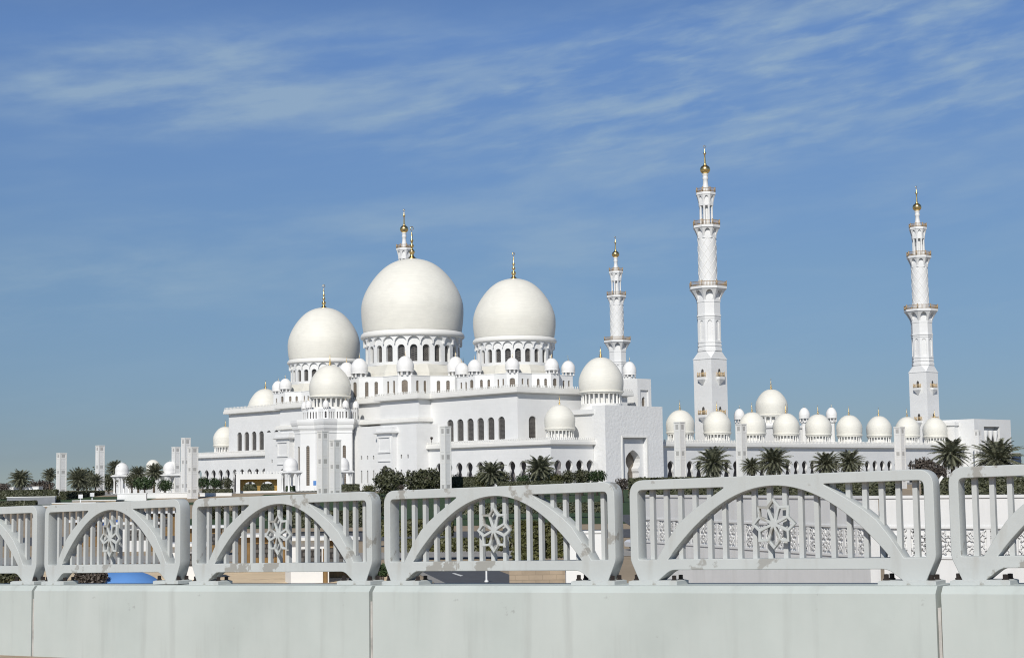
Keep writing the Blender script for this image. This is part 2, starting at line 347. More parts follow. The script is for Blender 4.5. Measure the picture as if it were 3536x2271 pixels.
def star(cx, cy, h, trunc=None):
    """eight-pointed star of two crossed squares of half side h; points cut off at distance trunc. Returns (polygon, edges) with edge kinds"""
    pts, kinds = [], []; R = h * sqrt(2); rn = h / cos(radians(22.5))
    for k in range(8):
        th = k * pi / 4; an = th - pi / 8
        pts.append((cx + rn * cos(an), cy + rn * sin(an))); kinds.append(('face', k))
        e = Vector((cos(th), sin(th))); t = Vector((-sin(th), cos(th)))
        if trunc:
            w = R - trunc
            pts.append((cx + e.x * trunc - t.x * w, cy + e.y * trunc - t.y * w)); kinds.append(('bay', k))
            pts.append((cx + e.x * trunc + t.x * w, cy + e.y * trunc + t.y * w)); kinds.append(('face', k))
        else:
            pts.append((cx + e.x * R, cy + e.y * R)); kinds.append(('face', k))
    return pts, kinds

# ------------------------------------------------------------------ domes on colonnades (halls, arcades)
def column_dome(parent, org, cx, cy, R, zeq, ztop, zring, zcol, zbase, ncol=20, fin=None, mname='dome'):
    d = MB(org); d.lathe(dome_prof(R, zeq, ztop, zring + 0.8), cx, cy, 40)
    d.lathe([(R * 0.955, zring + 0.8), (R * 1.005, zring + 0.75), (R * 1.015, zring + 0.45), (R * 0.97, zring + 0.35), (R * 0.95, zring), (R * 0.80, zring - 0.05)], cx, cy, 40, smooth=False)
    do = d.build('dome', M[mname], parent)
    f = MB(org); finial(f, cx, cy, ztop - 0.12, fin or R * 0.62, R * 0.16); f.build('finial', M['gold'], do)
    c = MB(org); rc = R * 0.86
    for k in range(ncol):
        a = 2 * pi * (k + 0.5) / ncol; w = rc * pi / ncol * 0.42
        c.lathe([(w * 1.25, zcol), (w, zcol + 0.15), (w * 0.92, zring - 0.35), (w * 1.5, zring - 0.02)], cx + rc * cos(a), cy + rc * sin(a), 8)
    c.lathe([(rc * 0.80, zcol), (rc * 0.80, zring)], cx, cy, 24)
    c.lathe([(R * 1.0, zbase), (R * 0.93, zbase + (zcol - zbase) * 0.5), (R * 0.92, zcol), (rc * 0.7, zcol)], cx, cy, 32, smooth=False)
    c.build('colonnade', M['trim'], do)
    return do
def turret(parent, org, cx, cy, R, zbase, zring, ztop, name='turret'):
    t = MB(org)
    t.lathe(dome_prof(R, zring + R * 0.62, ztop, zring + 0.25, 12), cx, cy, 20)
    t.lathe([(R * 0.96, zring + 0.25), (R * 1.0, zring + 0.2), (R * 1.0, zring), (R * 0.7, zring)], cx, cy, 20, smooth=False)
    for k in range(8):
        a = 2 * pi * (k + 0.5) / 8; rr = R * 0.8
        t.lathe([(R * 0.15, zbase), (R * 0.13, zring - 0.1), (R * 0.2, zring)], cx + rr * cos(a), cy + rr * sin(a), 6)
    t.lathe([(R * 0.5, zbase), (R * 0.5, zring)], cx, cy, 10)
    o = t.build(name, M['dome_small'], parent)
    f = MB(org); finial(f, cx, cy, ztop - 0.05, R * 0.7, R * 0.14, 8); f.build('finial', M['gold'], o)
    return o

# ================================================================== PRAYER HALL
hall, HO = mroot('prayer_hall', 0, 0, 'huge white marble mosque hall with three big cream domes', 'mosque')
YE = 74.3; BF = -22.3
upper = [(BF, YE), (BF, 36.1), (-26.9, 36.1), (-26.9, 17.7), (BF, 17.7), (BF, -17.7), (-26.9, -17.7), (-26.9, -36.1), (BF, -36.1), (BF, -YE), (22, -YE), (22, YE)]
big_win = arcs(12.6, 17.6, 19.0, 1.47)
w = MB(HO); win_jobs = []
for i in range(len(upper)):
    p, q = upper[i], upper[(i + 1) % len(upper)]; mf, L = seg(p, q); ops = []
    if i == 0: ops = [(YE - a, big_win) for a in [45.05 + 4.49 * k for k in range(6)]]
    if i == 8: ops = [(a - 36.1, big_win) for a in [45.05 + 4.49 * k for k in range(6)]]
    if i == 9: ops = [(5.7 + 22.0 * k, big_win) for k in range(2)]
    w.wall(mf, 0, L, ZB, 25.2, ops, 0.55); win_jobs += [(mf, c, pr) for c, pr in ops]
w.build('wall', M['marble'], hall)
for mf, c, pr in win_jobs:
    g = MB(HO); g.pane(mf, c, pr, 0.45); g.build('arched_window', M['pane'], hall)
c = MB(HO); cornice(c, upper, [(-0.2, 25.25), (0.1, 25.25), (0.15, 25.38), (1.15, 25.4), (1.4, 25.55), (1.4, 26.4), (1.25, 26.42), (1.25, 27.0), (0.95, 27.0), (0.95, 26.3)]); c.build('cornice', M['trim'], hall)
c = MB(HO); merlons(c, offset(upper, 1.1), 26.98, skip=(10, 11)); c.build('cresting', M['trim'], hall)
belt = [(BF + 0.5, 36.1), (-26.9, 36.1), (-26.9, -36.1), (BF + 0.5, -36.1)]
c = MB(HO); cornice(c, belt, [(0.1, 18.55), (0.9, 18.75), (1.25, 18.8), (1.25, 19.55), (0.9, 19.7), (0.9, 20.0), (0.2, 20.05)]); c.build('belt_course', M['trim'], hall)
# lower block in front of the upper hall
ann = [(-22.0, 39.5), (-30.5, 39.5), (-30.5, -39.5), (-22.0, -39.5)]
slit_s = [(8.0, 0.33), (9.1, 0.33)]; slit_t = [(0.9, 0.33), (4.7, 0.33)]
w = MB(HO); jobs = []
for i in range(4):
    p, q = ann[i], ann[(i + 1) % 4]; mf, L = seg(p, q); ops = []
    if i == 1:
        for a in (12.85, 15.86, 18.85, 32.3, 35.4):
            for sg in (-1, 1): ops += [(39.5 - sg * a, slit_s), (39.5 - sg * a, slit_t)]
    # openings at two levels share columns: build the wall in two strips
    lo = [o for o in ops if o[1] is slit_t]; hi = [o for o in ops if o[1] is slit_s]
    w.wall(mf, 0, L, ZB, 6.4, lo, 0.4); w.wall(mf, 0, L, 6.4, 17.9, hi, 0.4)
    jobs += [(mf, cc, pr) for cc, pr in ops]
w.loft([(ann, 17.6)], True, False)
w.build('lower_wall', M['marble'], hall)
for mf, cc, pr in jobs:
    if (mf(cc, 0, 0)[1] > -40): g = MB(HO); g.pane(mf, cc, pr, 0.3); g.build('slit_window', M['pane'], hall)
for sg in (-1, 1):
    yc = sg * 26.6
    g = MB(HO); g.box(-32.3, -30.3, yc - 3.6, yc + 3.6, ZB, 15.2)
    cornice(g, [(-30.3, yc + 3.6), (-32.3, yc + 3.6), (-32.3, yc - 3.6), (-30.3, yc - 3.6)], [(0.05, 15.2), (0.9, 15.55), (1.0, 15.6), (1.0, 16.1), (0.2, 16.3), (0.2, 17.3)], True)
    for z0, z1 in ((9.7, 10.2), (14.2, 14.7), (7.2, 7.5)): g.box(-32.62, -32.3, yc - 2.9, yc + 2.9, z0, z1)
    for yy in (-2.9, 2.55): g.box(-32.55, -32.3, yc + yy, yc + yy + 0.35, 10.2, 14.2)
    g.build('bay_projection', M['marble'], hall)
    g = MB(HO); mf, L = seg((-32.33, yc + 1.3), (-32.33, yc - 1.3)); g.pane(mf, 1.3, arcs(ZB, 4.6, 5.9, 1.1), 0.0); g.build('bay_door', M['pane'], hall)

def big_dome(a, k, zshift, R, zeq, ztop, zr, drum0, sill, wtop, sc0, sc1, h, bay, trad, wz, tur):
    """one of the three domes: star-plan clerestory, skirt, arcaded drum, dome, gilded finial"""
    cx, cy = 0.0, a
    pts, kinds = star(cx, cy, h, bay)
    w = MB(HO); jobs = []
    for i, (kd, kk) in enumerate(kinds):
        p, q = pts[i], pts[(i + 1) % len(pts)]; mf, L = seg(p, q); ops = []
        mid = ((p[0] + q[0]) / 2 - cx, (p[1] + q[1]) / 2 - cy)
        d = Vector((q[0] - p[0], q[1] - p[1])).normalized(); nn = Vector((d.y, -d.x))
        seen = nn.dot(Vector((-0.79, -0.61))) > -0.1
        zt = wz - 1.35; zb_ = 27.2
        if seen:
            if kd == 'bay': ops = [(L / 2, arcs(zb_, zt - L * 0.2, zt, L * 0.235))]
            else: ops = [(L * 0.33, arcs(zb_, zt - 0.5, zt - 0.1, L * 0.07)), (L * 0.72, arcs(zb_, zt - 0.5, zt - 0.1, L * 0.07))]
        w.wall(mf, 0, L, 26.3, wz, ops, 0.32); jobs += [(mf, c_, pr, kd) for c_, pr in ops]
    cornice(w, pts, [(0, wz), (0.12, wz), (0.12, wz + 0.15), (-0.1, wz + 0.15)])
    cl = w.build('clerestory', M['marble'], hall)
    for mf, c_, pr, kd in jobs:
        g = MB(HO); g.pane(mf, c_, pr, 0.22); g.build('clerestory_window', M['pane_brown'], cl)
    for t in range(8):
        th = t * pi / 4
        turret(hall, HO, cx + trad * cos(th), cy + trad * sin(th), tur[0], wz + 0.1, tur[1], tur[2])
    g = MB(HO); rs = h * 1.03
    def oct8(r): return [(cx + r * cos(pi / 8 + i * pi / 4), cy + r * sin(pi / 8 + i * pi / 4)) for i in range(8)]
    rd = R * 0.922
    g.loft([(oct8(rs), wz + 0.1), (oct8(rs * 0.995), wz + (drum0 - wz) * 0.35), (oct8(rd * 1.07), drum0)]); g.build('skirt_roof', M['roof'], hall)
    # drum: 24 arched windows under a scalloped corbel band
    NB = 24; pitch = 2 * pi * rd / NB; mf = cyl(cx, cy, rd)
    pr = arcs(sill, wtop - pitch * 0.30, wtop, pitch * 0.29)
    ops = [(pitch * (j + 0.5), pr) for j in range(NB)]
    g = MB(HO); g.wall(mf, 0, 2 * pi * rd, drum0 - 0.1, sc1 + 0.3, ops, 0.095 * R * 0.8, ds=pitch * 0.26)
    dr = g.build('drum', M['marble'], hall)
    for j in range(NB):
        ang = (j + 0.5) / NB * 2 * pi
        if cos(ang) * -0.79 + sin(ang) * -0.61 < -0.12: continue
        g = MB(HO); g.pane(mf, pitch * (j + 0.5), pr, 0.06 * R); g.build('drum_window', M['pane'], dr)
    rb = R * 0.972; pb = 2 * pi * rb / NB; mb_ = cyl(cx, cy, rb)
    spr = sc0 + (sc1 - sc0) * 0.12
    pr2 = [(sc0, pb * 0.48), (spr, pb * 0.465)] + [(spr + (sc1 - spr) * sin(i / 7 * pi / 2), pb * 0.465 * cos(i / 7 * pi / 2) ** 0.9 if i < 7 else 0) for i in range(1, 8)]
    g = MB(HO); g.wall(mb_, 0, 2 * pi * rb, sc0, zr + 0.2, [(pb * (j + 0.5), pr2) for j in range(NB)], rb - rd + 0.02, ds=pb * 0.26)
    g.build('corbel_band', M['marble'], dr)
    g = MB(HO); H = zr + (2.0 * k)
    g.lathe([(rb - 0.02, zr - 0.02), (R * 1.0, zr + 0.12 * k), (R * 1.018, zr + 0.55 * k), (R * 1.012, zr + 1.15 * k), (R * 0.992, zr + 1.7 * k), (R * 0.972, H)], cx, cy, 64)
    g.build('ring_moulding', M['trim'], dr)
    d = MB(HO); d.lathe(dome_prof(R, zeq, ztop, H - 0.02, 30), cx, cy, 72); do = d.build('dome', M['dome'], hall)
    f = MB(HO); finial(f, cx, cy, ztop - 0.25, 10.9 * k, 2.3 * k, 18); f.build('finial', M['gold'], do)
big_dome(0, 1.0, 0, 16.55, 56.4, 73.25, 46.9, 37.9, 38.84, 44.2, 44.4, 46.75, 17.9, 23.3, 21.5, 33.8, (2.72, 35.1, 40.0))
for a in (-49, 49):
    big_dome(a, 0.76, 0, 12.45, 48.4, 61.7, 41.9, 34.9, 35.7, 39.7, 39.95, 41.75, 13.4, 17.3, 16.0, 31.95, (2.12, 33.0, 36.6))

# mihrab tower in the middle of the front, with its own dome
MX = -32.8
pts, kinds = star(MX, 0, 7.85)
w = MB(HO); jobs = []
for i in range(len(pts)):
    mf, L = seg(pts[i], pts[(i + 1) % len(pts)]); op = (L / 2, [(0.4, 0.5), (12.0, 0.5), (12.3, 0.38), (12.45, 0.0)])
    p, q = pts[i], pts[(i + 1) % len(pts)]; d = Vector((q[0] - p[0], q[1] - p[1])).normalized(); vis = Vector((d.y, -d.x)).dot(Vector((-0.79, -0.61))) > 0.1
    w.wall(mf, 0, L, ZB, 17.0, [op] if vis else [], 0.4)
    if vis: jobs.append((mf, op))
tw = w.build('mihrab_tower', M['marble'], hall)
for mf, (c_, pr) in jobs: g = MB(HO); g.pane(mf, c_, pr, 0.3); g.build('tower_window', M['pane_brown'], tw)
c = MB(HO); cornice(c, pts, [(-0.1, 16.2), (0.15, 16.2), (0.15, 16.75), (0.05, 16.8), (0.3, 17.3), (0.55, 17.7), (0.62, 18.5), (0.5, 18.55), (0.75, 18.9), (0.95, 19.6), (0.95, 20.4), (-0.2, 20.45)]); c.build('tower_cornice', M['marble'], tw)
pts, kinds = star(MX, 0, 6.5, 8.5)
w = MB(HO); jobs = []
for i, (kd, kk) in enumerate(kinds):
    p, q = pts[i], pts[(i + 1) % len(pts)]; mf, L = seg(p, q); d = Vector((q[0] - p[0], q[1] - p[1])).normalized()
    vis = Vector((d.y, -d.x)).dot(Vector((-0.79, -0.61))) > 0.1
    ops = [] if not vis else ([(L / 2, [(20.8, 0.3), (22.6, 0.3), (22.85, 0.0)])] if kd == 'bay' else [(L * f, [(20.7, 0.17), (22.7, 0.17)]) for f in (0.2, 0.5, 0.8)])
    w.wall(mf, 0, L, 20.3, 23.6, ops, 0.3); jobs += [(mf, o) for o in ops]
w.loft([(pts, 23.5)], True, False)
t2 = w.build('lantern_storey', M['marble'], hall)
for mf, (c_, pr) in jobs: g = MB(HO); g.pane(mf, c_, pr, 0.22); g.build('lantern_window', M['pane'], t2)
for t in range(8): turret(hall, HO, MX + 8.0 * cos(t * pi / 4), 8.0 * sin(t * pi / 4), 1.02, 23.6, 24.0, 26.2)
column_dome(hall, HO, MX, 0, 6.45, 30.4, 37.4, 27.0, 24.3, 23.4, 22, 3.3)

# low arcades round the foot of the hall, one at each end, with domes and the entrance halls
def horseshoe(z0=ZB, k=1.0, dz=0.0):
    return [(z0, 1.45 * k), (1.9 + dz, 1.45 * k), (2.6 + dz, 1.3 * k), (3.3 + dz, 0.98 * k), (3.75 + dz, 0.92 * k), (4.2 + dz, 1.15 * k), (4.8 + dz, 1.38 * k), (5.2 + dz, 1.36 * k), (5.6 + dz, 1.18 * k), (5.95 + dz, 0.86 * k), (6.2 + dz, 0.5 * k), (6.4 + dz, 0.0)]
def arcade(rt, org, p0, p1, centres, z0=ZB, ztop=10.45, k=1.0, dz=0.0):
    mf, L = seg(p0, p1); g = MB(org); g.wall(mf, 0, L, z0, ztop, [(c_, horseshoe(z0, k, dz)) for c_ in centres if 1.6 < c_ < L - 1.6], 0.75); return g
CORN = [(0.0, 10.3), (0.1, 10.42), (0.85, 10.45), (1.0, 10.6), (1.0, 11.4), (0.8, 11.45), (0.8, 11.8), (0.55, 11.8), (0.55, 11.4)]
for sg, nm in ((-1, 'near'), (1, 'far')):
    y0, y1 = 39.4 * sg, 91.4 * sg
    if sg < 0:
        poly = [(BF + 1, y0), (-26.0, y0), (-26.0, y1), (-9.8, y1), (-9.8, -76), (BF + 1, -76)]
        f1 = ((-26.0, y0), (-26.0, y1)); cs1 = [y0 - a for a in [-44.3 - 4.49 * k for k in range(11)]]
    else:
        poly = [(BF + 1, 76), (-9.8, 76), (-9.8, y1), (-26.0, y1), (-26.0, y0), (BF + 1, y0)]
        f1 = ((-26.0, y1), (-26.0, y0)); cs1 = [y1 - a for a in [87.1 - 4.5 * k for k in range(11)]]
    g = arcade(hall, HO, *f1, cs1)
    f2 = ((-26.0, y1), (-9.8, y1)) if sg < 0 else ((-9.8, y1), (-26.0, y1))
    mf, L = seg(*f2); g.wall(mf, 0, L, ZB, 10.45, [(c_ if sg < 0 else L - c_, horseshoe()) for c_ in (2.6, 6.8, 10.9, 15.1 - 0.25)], 0.75)
    g.loft([(poly, 10.0)], True, False)
    g.build('arcade_wall', M['marble'], hall)
    g = MB(HO); g.wall(seg((-12.5, 77 * sg), (-12.5, 87 * sg))[0], 0, 10, ZB, 10.2); g.wall(seg((-21.0, 86.0 * sg), (-9.0, 86.0 * sg))[0], 0, 12, ZB, 10.2); g.wall(seg((-22.45, y1), (-22.45, y0))[0] if sg > 0 else seg((-22.45, y0), (-22.45, y1))[0], 0, 52, ZB, 10.2); g.build('arcade_inner_wall', M['inner'], hall)  # includes a dark wall added before the bright hall wall to deepen arcade shade
    c = MB(HO); cornice(c, poly, CORN); c.build('arcade_cornice', M['trim'], hall)
    c = MB(HO); merlons(c, offset(poly, 0.68), 11.78, step=0.72, h=0.72, w=0.22, skip=(0, 4, 5) if sg < 0 else (0, 4, 5)); c.build('arcade_cresting', M['trim'], hall)
    column_dome(hall, HO, -16.7, 85.4 * sg, 4.28, 17.35, 21.65, 14.4, 12.55, 11.4, 22, 2.6)
    # entrance hall with its dome
    yy = sorted((74.0 * sg, 91.2 * sg))
    hp = [(-9.5, yy[1]), (-9.5, yy[0]), (12, yy[0]), (12, yy[1])]
    g = MB(HO)
    for i in range(4):
        mf, L = seg(hp[i], hp[(i + 1) % 4]); g.wall(mf, 0, L, ZB, 19.4)
    cornice(g, hp, [(0.0, 18.75), (0.5, 18.95), (0.7, 19.05), (0.7, 20.3), (-1.0, 20.32)]); g.build('entrance_hall', M['marble'], hall)
    column_dome(hall, HO, 0, 85.2 * sg, 6.38, 28.2, 35.5, 25.0, 22.2, 20.3, 24, 3.2)

# entrance portal block at the near corner
port, PO = mroot('entrance_portal', 1.85, -96.1, 'tall plain white marble portal block with deep arched doorway recess', 'portal')
g = MB(PO); x0, x1, ya, yb = -9.74, 13.5, -96.1, -91.15
rec = [(ZB, 4.75), (12.4, 4.75), (12.4, 0.0)]
mf, L = seg((x0, ya), (x1, ya)); g.wall(mf, 0, L, ZB, 21.25, [(11.55, rec)], 1.15)
for p, q in (((x1, ya), (x1, yb)), ((x1, yb), (x0, yb)), ((x0, yb), (x0, ya))): m2, L2 = seg(p, q); g.wall(m2, 0, L2, ZB, 21.25)
g.loft([([(x0, ya), (x1, ya), (x1, yb), (x0, yb)], 21.25)], True, False)
g.build('wall', M['carved'], port)
door = [(ZB, 2.35), (2.6, 2.35), (3.2, 2.0), (3.9, 1.95), (4.6, 2.6), (5.6, 2.95), (6.6, 2.9), (7.4, 2.45), (8.1, 1.75), (8.7, 0.85), (9.05, 0.0)]
m3, L3 = seg((x0, ya + 1.15), (x1, ya + 1.15)); g = MB(PO)
g.wall(m3, 6.5, 16.6, ZB, 12.6, [(11.95, door)], 2.6); g.build('recess_wall', M['marble'], port)
g = MB(PO); g.pane(m3, 11.95, [(z, h_) for z, h_ in door], 2.55); g.build('door', M['pane_brown'], port)
g = MB(PO)
for u0, u1, z0, z1 in ((6.25, 6.78, ZB, 12.42), (16.32, 16.85, ZB, 12.42), (6.25, 16.85, 12.42, 12.9)):
    a_, b_ = mf(u0, 0, 0.3), mf(u1, 0, -0.16); g.box(a_[0], b_[0], b_[1], a_[1], z0, z1)
g.build('door_frame', M['trim'], port)

# courtyard arcade wing running right from the portal, with its row of domes
wing, WO = mroot('courtyard_arcade', 95, -91.4, 'long low white arcade wing topped by a row of cream domes', 'arcade')
X0, X1 = 13.6, 174.2
g = arcade(wing, WO, (X0, -91.4), (X1, -91.4), [21.65 - X0 + 4.15 * k for k in range(37)], dz=-0.3)
g.loft([([(X0, -91.4), (X1, -91.4), (X1, -77), (X0, -77)], 10.0)], True, False)
g.wall(seg((X1, -77), (X0, -77))[0], 0, X1 - X0, ZB, 11.0); g.wall(seg((X0, -91.4), (X0, -77))[0], 0, 14.4, ZB, 11); g.wall(seg((X1, -77), (X1, -91.4))[0], 0, 14.4, ZB, 11)
g.build('wall', M['marble'], wing)
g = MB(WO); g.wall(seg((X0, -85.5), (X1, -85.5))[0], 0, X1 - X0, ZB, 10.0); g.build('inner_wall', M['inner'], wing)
wp = [(X0 + 0.1, -77), (X0 + 0.1, -91.4), (X1 - 0.1, -91.4), (X1 - 0.1, -77)]
c = MB(WO); c.loft([(offset(wp, 0), 10.0), (wp, 10.05)])
prof = [(0.0, 10.0), (0.1, 10.12), (0.85, 10.15), (1.0, 10.3), (1.0, 11.1), (0.8, 11.15), (0.8, 11.5), (0.55, 11.5), (0.55, 11.1)]
for (d0, z0), (d1, z1) in zip(prof, prof[1:]): c.face([(X0 + 0.1, -91.4 - d0, z0), (X1 - 0.1, -91.4 - d0, z0), (X1 - 0.1, -91.4 - d1, z1), (X0 + 0.1, -91.4 - d1, z1)])
c.face([(X0 + 0.1, -91.95, 11.1), (X1 - 0.1, -91.95, 11.1), (X1 - 0.1, -77, 11.1), (X0 + 0.1, -77, 11.1)]); c.build('cornice', M['trim'], wing)
c = MB(WO); merlons(c, [(X0 + 0.2, -92.08), (X1 - 0.2, -92.08)], 11.48, step=0.72, h=0.72, w=0.22, skip=(1,)); c.build('cresting', M['trim'], wing)
proto = column_dome(wing, WO, 34.4, -84.0, 4.28, 17.0, 21.3, 14.05, 12.2, 11.05, 22, 3.0)
for k in range(1, 9):
    o = copy_tree(proto, wing); o.location = Vector((16.72 * k, 0, 0))
o = copy_tree(proto, wing); o.location = Vector((0, 16.7, 0))

# gate hall in the middle of the wing, seen behind it
gate, GO = mroot('courtyard_gate', 100, -66, 'white gate hall with one cream dome and four slim turrets behind the arcade domes', 'gate hall')
g = MB(GO); gp = [(93, -59), (93, -73), (107, -73), (107, -59)]
for i in range(4): mf, L = seg(gp[i], gp[(i + 1) % 4]); g.wall(mf, 0, L, ZB, 17.2)
cornice(g, gp, [(0, 17.0), (0.4, 17.2), (0.4, 18.0), (-1, 18.02)]); g.build('wall', M['marble'], gate)
column_dome(gate, GO, 100, -66, 5.35, 24.6, 30.3, 21.0, 18.9, 18.0, 16, 3.6)
for x, y in ((92.4, -58.4), (107.6, -73.6), (115.2, -79)):
    t = MB(GO); t.lathe([(1.35, 8.0), (1.35, 12.0), (1.05, 12.8), (1.05, 18.6), (1.5, 19.0), (1.5, 19.3)], x, y, 8, smooth=False); t.build('turret_shaft', M['marble'], gate)
    turret(gate, GO, x, y, 1.85, 19.3, 20.4, 24.0)

# block behind the entrance hall (left of the near minaret)
blk, BO = mroot('gate_tower', 29.8, -68, 'square white tower block with small dome and tall horseshoe niche', 'tower')
g = MB(BO); bx = [(26.8, -62), (26.8, -74), (32.8, -74), (32.8, -62)]
for i in range(4):
    mf, L = seg(bx[i], bx[(i + 1) % 4])
    ops = [(3.0, [(19.0, 1.75), (27.6, 1.75), (27.6, 0)])] if i == 1 else []
    g.wall(mf, 0, L, ZB, 31.0, ops, 0.45)
g.loft([(bx, 31.0)], True, False); g.box(28.4, 31.2, -69.4, -66.6, 31.0, 31.9)
tb = g.build('wall', M['marble'], blk)
mf, L = seg((26.8, -73.55), (32.8, -73.55)); g = MB(BO); pr = [(19.0, 0.5), (21.6, 0.5), (22.4, 0.75), (24.0, 0.85), (25.1, 0.65), (25.7, 0.0)]
g.wall(mf, 1.0, 5.0, 18.9, 27.8, [(3.0, pr)], 0.5); g.build('niche_wall', M['marble'], blk)
g = MB(BO); g.pane(mf, 3.0, pr, 0.45); g.build('niche_window', M['pane_brown'], blk)
turret(blk, BO, 29.8, -68, 2.1, 31.9, 32.5, 36.6, 'dome')

# block at the far right end of the wing
end, EO = mroot('end_block', 186, -90, 'white stepped block with colonnaded recess at the right end of the arcade', 'building')
g = MB(EO); ex0, ex1 = 174.3, 198.1
mf, L = seg((ex0, -96), (ex1, -96)); g.wall(mf, 0, L, ZB, 20.5, [(11.2, [(ZB, 5.1), (17.9, 5.1), (17.9, 0)])], 2.2)
for p, q in (((ex1, -96), (ex1, -80)), ((ex1, -80), (ex0, -80)), ((ex0, -80), (ex0, -96))): m2, L2 = seg(p, q); g.wall(m2, 0, L2, ZB, 20.5)
g.loft([([(ex0, -96), (ex1, -96), (ex1, -80), (ex0, -80)], 20.5)], True, False); g.build('wall', M['marble'], end)
g = MB(EO); m2, L2 = seg((ex0 + 5, -93.8), (ex0 + 17, -93.8)); g.wall(m2, 0, 12, ZB, 18, [(2.2, arcs(ZB, 12, 14.5, 1.0)), (6.2, arcs(ZB, 12, 14.5, 1.0)), (10.2, arcs(ZB, 12, 14.5, 1.0))], 1.0); g.build('recess_wall', M['marble'], end)
for k in range(3):
    g = MB(EO); g.lathe([(0.75, ZB), (0.7, 0), (0.5, 10), (0.55, 13.5), (1.1, 16.0), (1.1, 16.6)], ex0 + 8.2 + 3.2 * k, -95.1, 12); g.build('column', M['marble'], end)
g = MB(EO); lp = [(172.0, -76), (172.0, -89.5), (174.2, -89.5), (174.2, -76)]
for i in range(4):
    mf, L = seg(lp[i], lp[(i + 1) % 4]); g.wall(mf, 0, L, 9, 18.6, [(9.5, arcs(13.2, 14.7, 15.6, 0.6))] if i == 0 else [], 0.5)
cornice(g, lp, [(0, 18.3), (0.5, 18.4), (0.5, 19.6), (-0.5, 19.62)]); g.build('side_wing', M['marble'], end)

# ================================================================== MINARETS
def oct_face(cx, cy, apo, k):
    n = Vector((cos(k * pi / 4), sin(k * pi / 4))); t = Vector((-n.y, n.x))
    return lambda u, z, q: (cx + n.x * (apo(z) - q) + t.x * u * apo(z) * tan(pi / 8), cy + n.y * (apo(z) - q) + t.y * u * apo(z) * tan(pi / 8), z)
def ngon(r, n=8, ph=pi / 8): return [(r * cos(ph + 2 * pi * i / n), r * sin(ph + 2 * pi * i / n)) for i in range(n)]
A8 = 1 / cos(pi / 8)
def lin(z0, r0, z1, r1): return lambda z: r0 + (r1 - r0) * max(0, min(1, (z - z0) / (z1 - z0))) ** 1.35
min_b, min_a = 56.1, -75.0
mn = root('minaret', mw(min_b, min_a, ZB) + Vector((1.9, 0, 0)), MROT, 'tallest and nearest white minaret, straight behind the left arcade domes', 'minaret', 'minarets at the courtyard corners')
OO = (0, 0, ZB)
g = MB(OO); h = 3.65
g.loft([([(-h, -h), (h, -h), (h, h), (-h, h)], ZB), ([(-h, -h), (h, -h), (h, h), (-h, h)], 37.75)])
hh = 3.78; g.loft([([(-hh, -hh), (hh, -hh), (hh, hh), (-hh, hh)], 37.72), ([(-hh, -hh), (hh, -hh), (hh, hh), (-hh, hh)], 38.0)])
g.build('base_shaft', M['marble'], mn)
g = MB(OO)
def chs(h_, k_): return [(h_, -k_), (h_, k_), (k_, h_), (-k_, h_), (-h_, k_), (-h_, -k_), (-k_, -h_), (k_, -h_)]
g.loft([(chs(3.65, 3.64), 38.0), (chs(3.5, 1.45), 40.3)])
for k in range(8):
    mf = oct_face(0, 0, lambda z: 3.5, k)
    g.wall(mf, -1, 1, 40.3, 55.9, [(0, arcs(43.6, 48.6, 49.9, 0.52))], 0.3)
    m2 = oct_face(0, 0, lambda z: 3.2, k); g.face([m2(-0.9, 43, 0), m2(0.9, 43, 0), m2(0.9, 50.5, 0), m2(-0.9, 50.5, 0)])
for z0, z1, e in ((40.3, 41.2, 0.22), (41.75, 42.3, 0.15), (42.9, 43.2, 0.12), (50.4, 50.75, 0.12), (51.1, 51.6, 0.2)): g.loft([(ngon((3.5 + e) * A8), z0), (ngon((3.5 + e) * A8), z1)])
g.build('octagon_shaft', M['marble'], mn)
def balcony(zc0, zc1, r0, r1, zs, rs, zrail, n8=8):
    g = MB(OO); ap = lin(zc0, r0, zc1, r1)
    for k in range(8):
        mf = oct_face(0, 0, ap, k)
        zz = zc0 + (zc1 - zc0) * 0.30
        pr = [(zc0 + (zc1 - zc0) * 0.02, 0.62), (zz, 0.66)] + [(zz + (zc1 - zc0) * 0.60 * sin(i / 6 * pi / 2), 0.66 * cos(i / 6 * pi / 2) if i < 6 else 0) for i in range(1, 7)]
        g.wall(mf, -1, 1, zc0, zc1, [(0, pr)], (r1 - r0) * 0.62, zcuts=[zc0 + (zc1 - zc0) * i / 6 for i in range(7)])
    g.loft([(ngon(r0 * 1.02 * A8), zc0 - 0.3), (ngon(r0 * 1.02 * A8), zc1)])
    g.loft([(ngon(rs * A8), zc1), (ngon(rs * A8), zs), (ngon(rs * 0.98 * A8), zs + 0.02)])
    b = g.build('balcony', M['marble'], mn)
    r = MB(OO); P8 = [Vector((*p, 0)) for p in ngon((rs - 0.15) * A8)]
    for i in range(8):
        p, q = P8[i], P8[(i + 1) % 8]; L = (q - p).length
        for zz in (zs + 0.25, zrail): r.tube([p + Vector((0, 0, zz)), q + Vector((0, 0, zz))], 0.09, n=5)
        m_ = max(4, int(L / 0.42))
        for j in range(m_): 
            c_ = p + (q - p) * j / m_; big = j == 0
            r.tube([c_ + Vector((0, 0, zs)), c_ + Vector((0, 0, zrail + (0.35 if big else 0)))], 0.2 if big else 0.075, n=5)
    r.build('railing', M['bronze'], b)
balcony(55.9, 59.7, 3.55, 5.5, 60.45, 5.65, 61.85)
g = MB(OO); g.lathe([(2.9, 60.4), (2.9, 76.3)], n=40); sh = g.build('round_shaft', M['marble'], mn)
g = MB(OO)
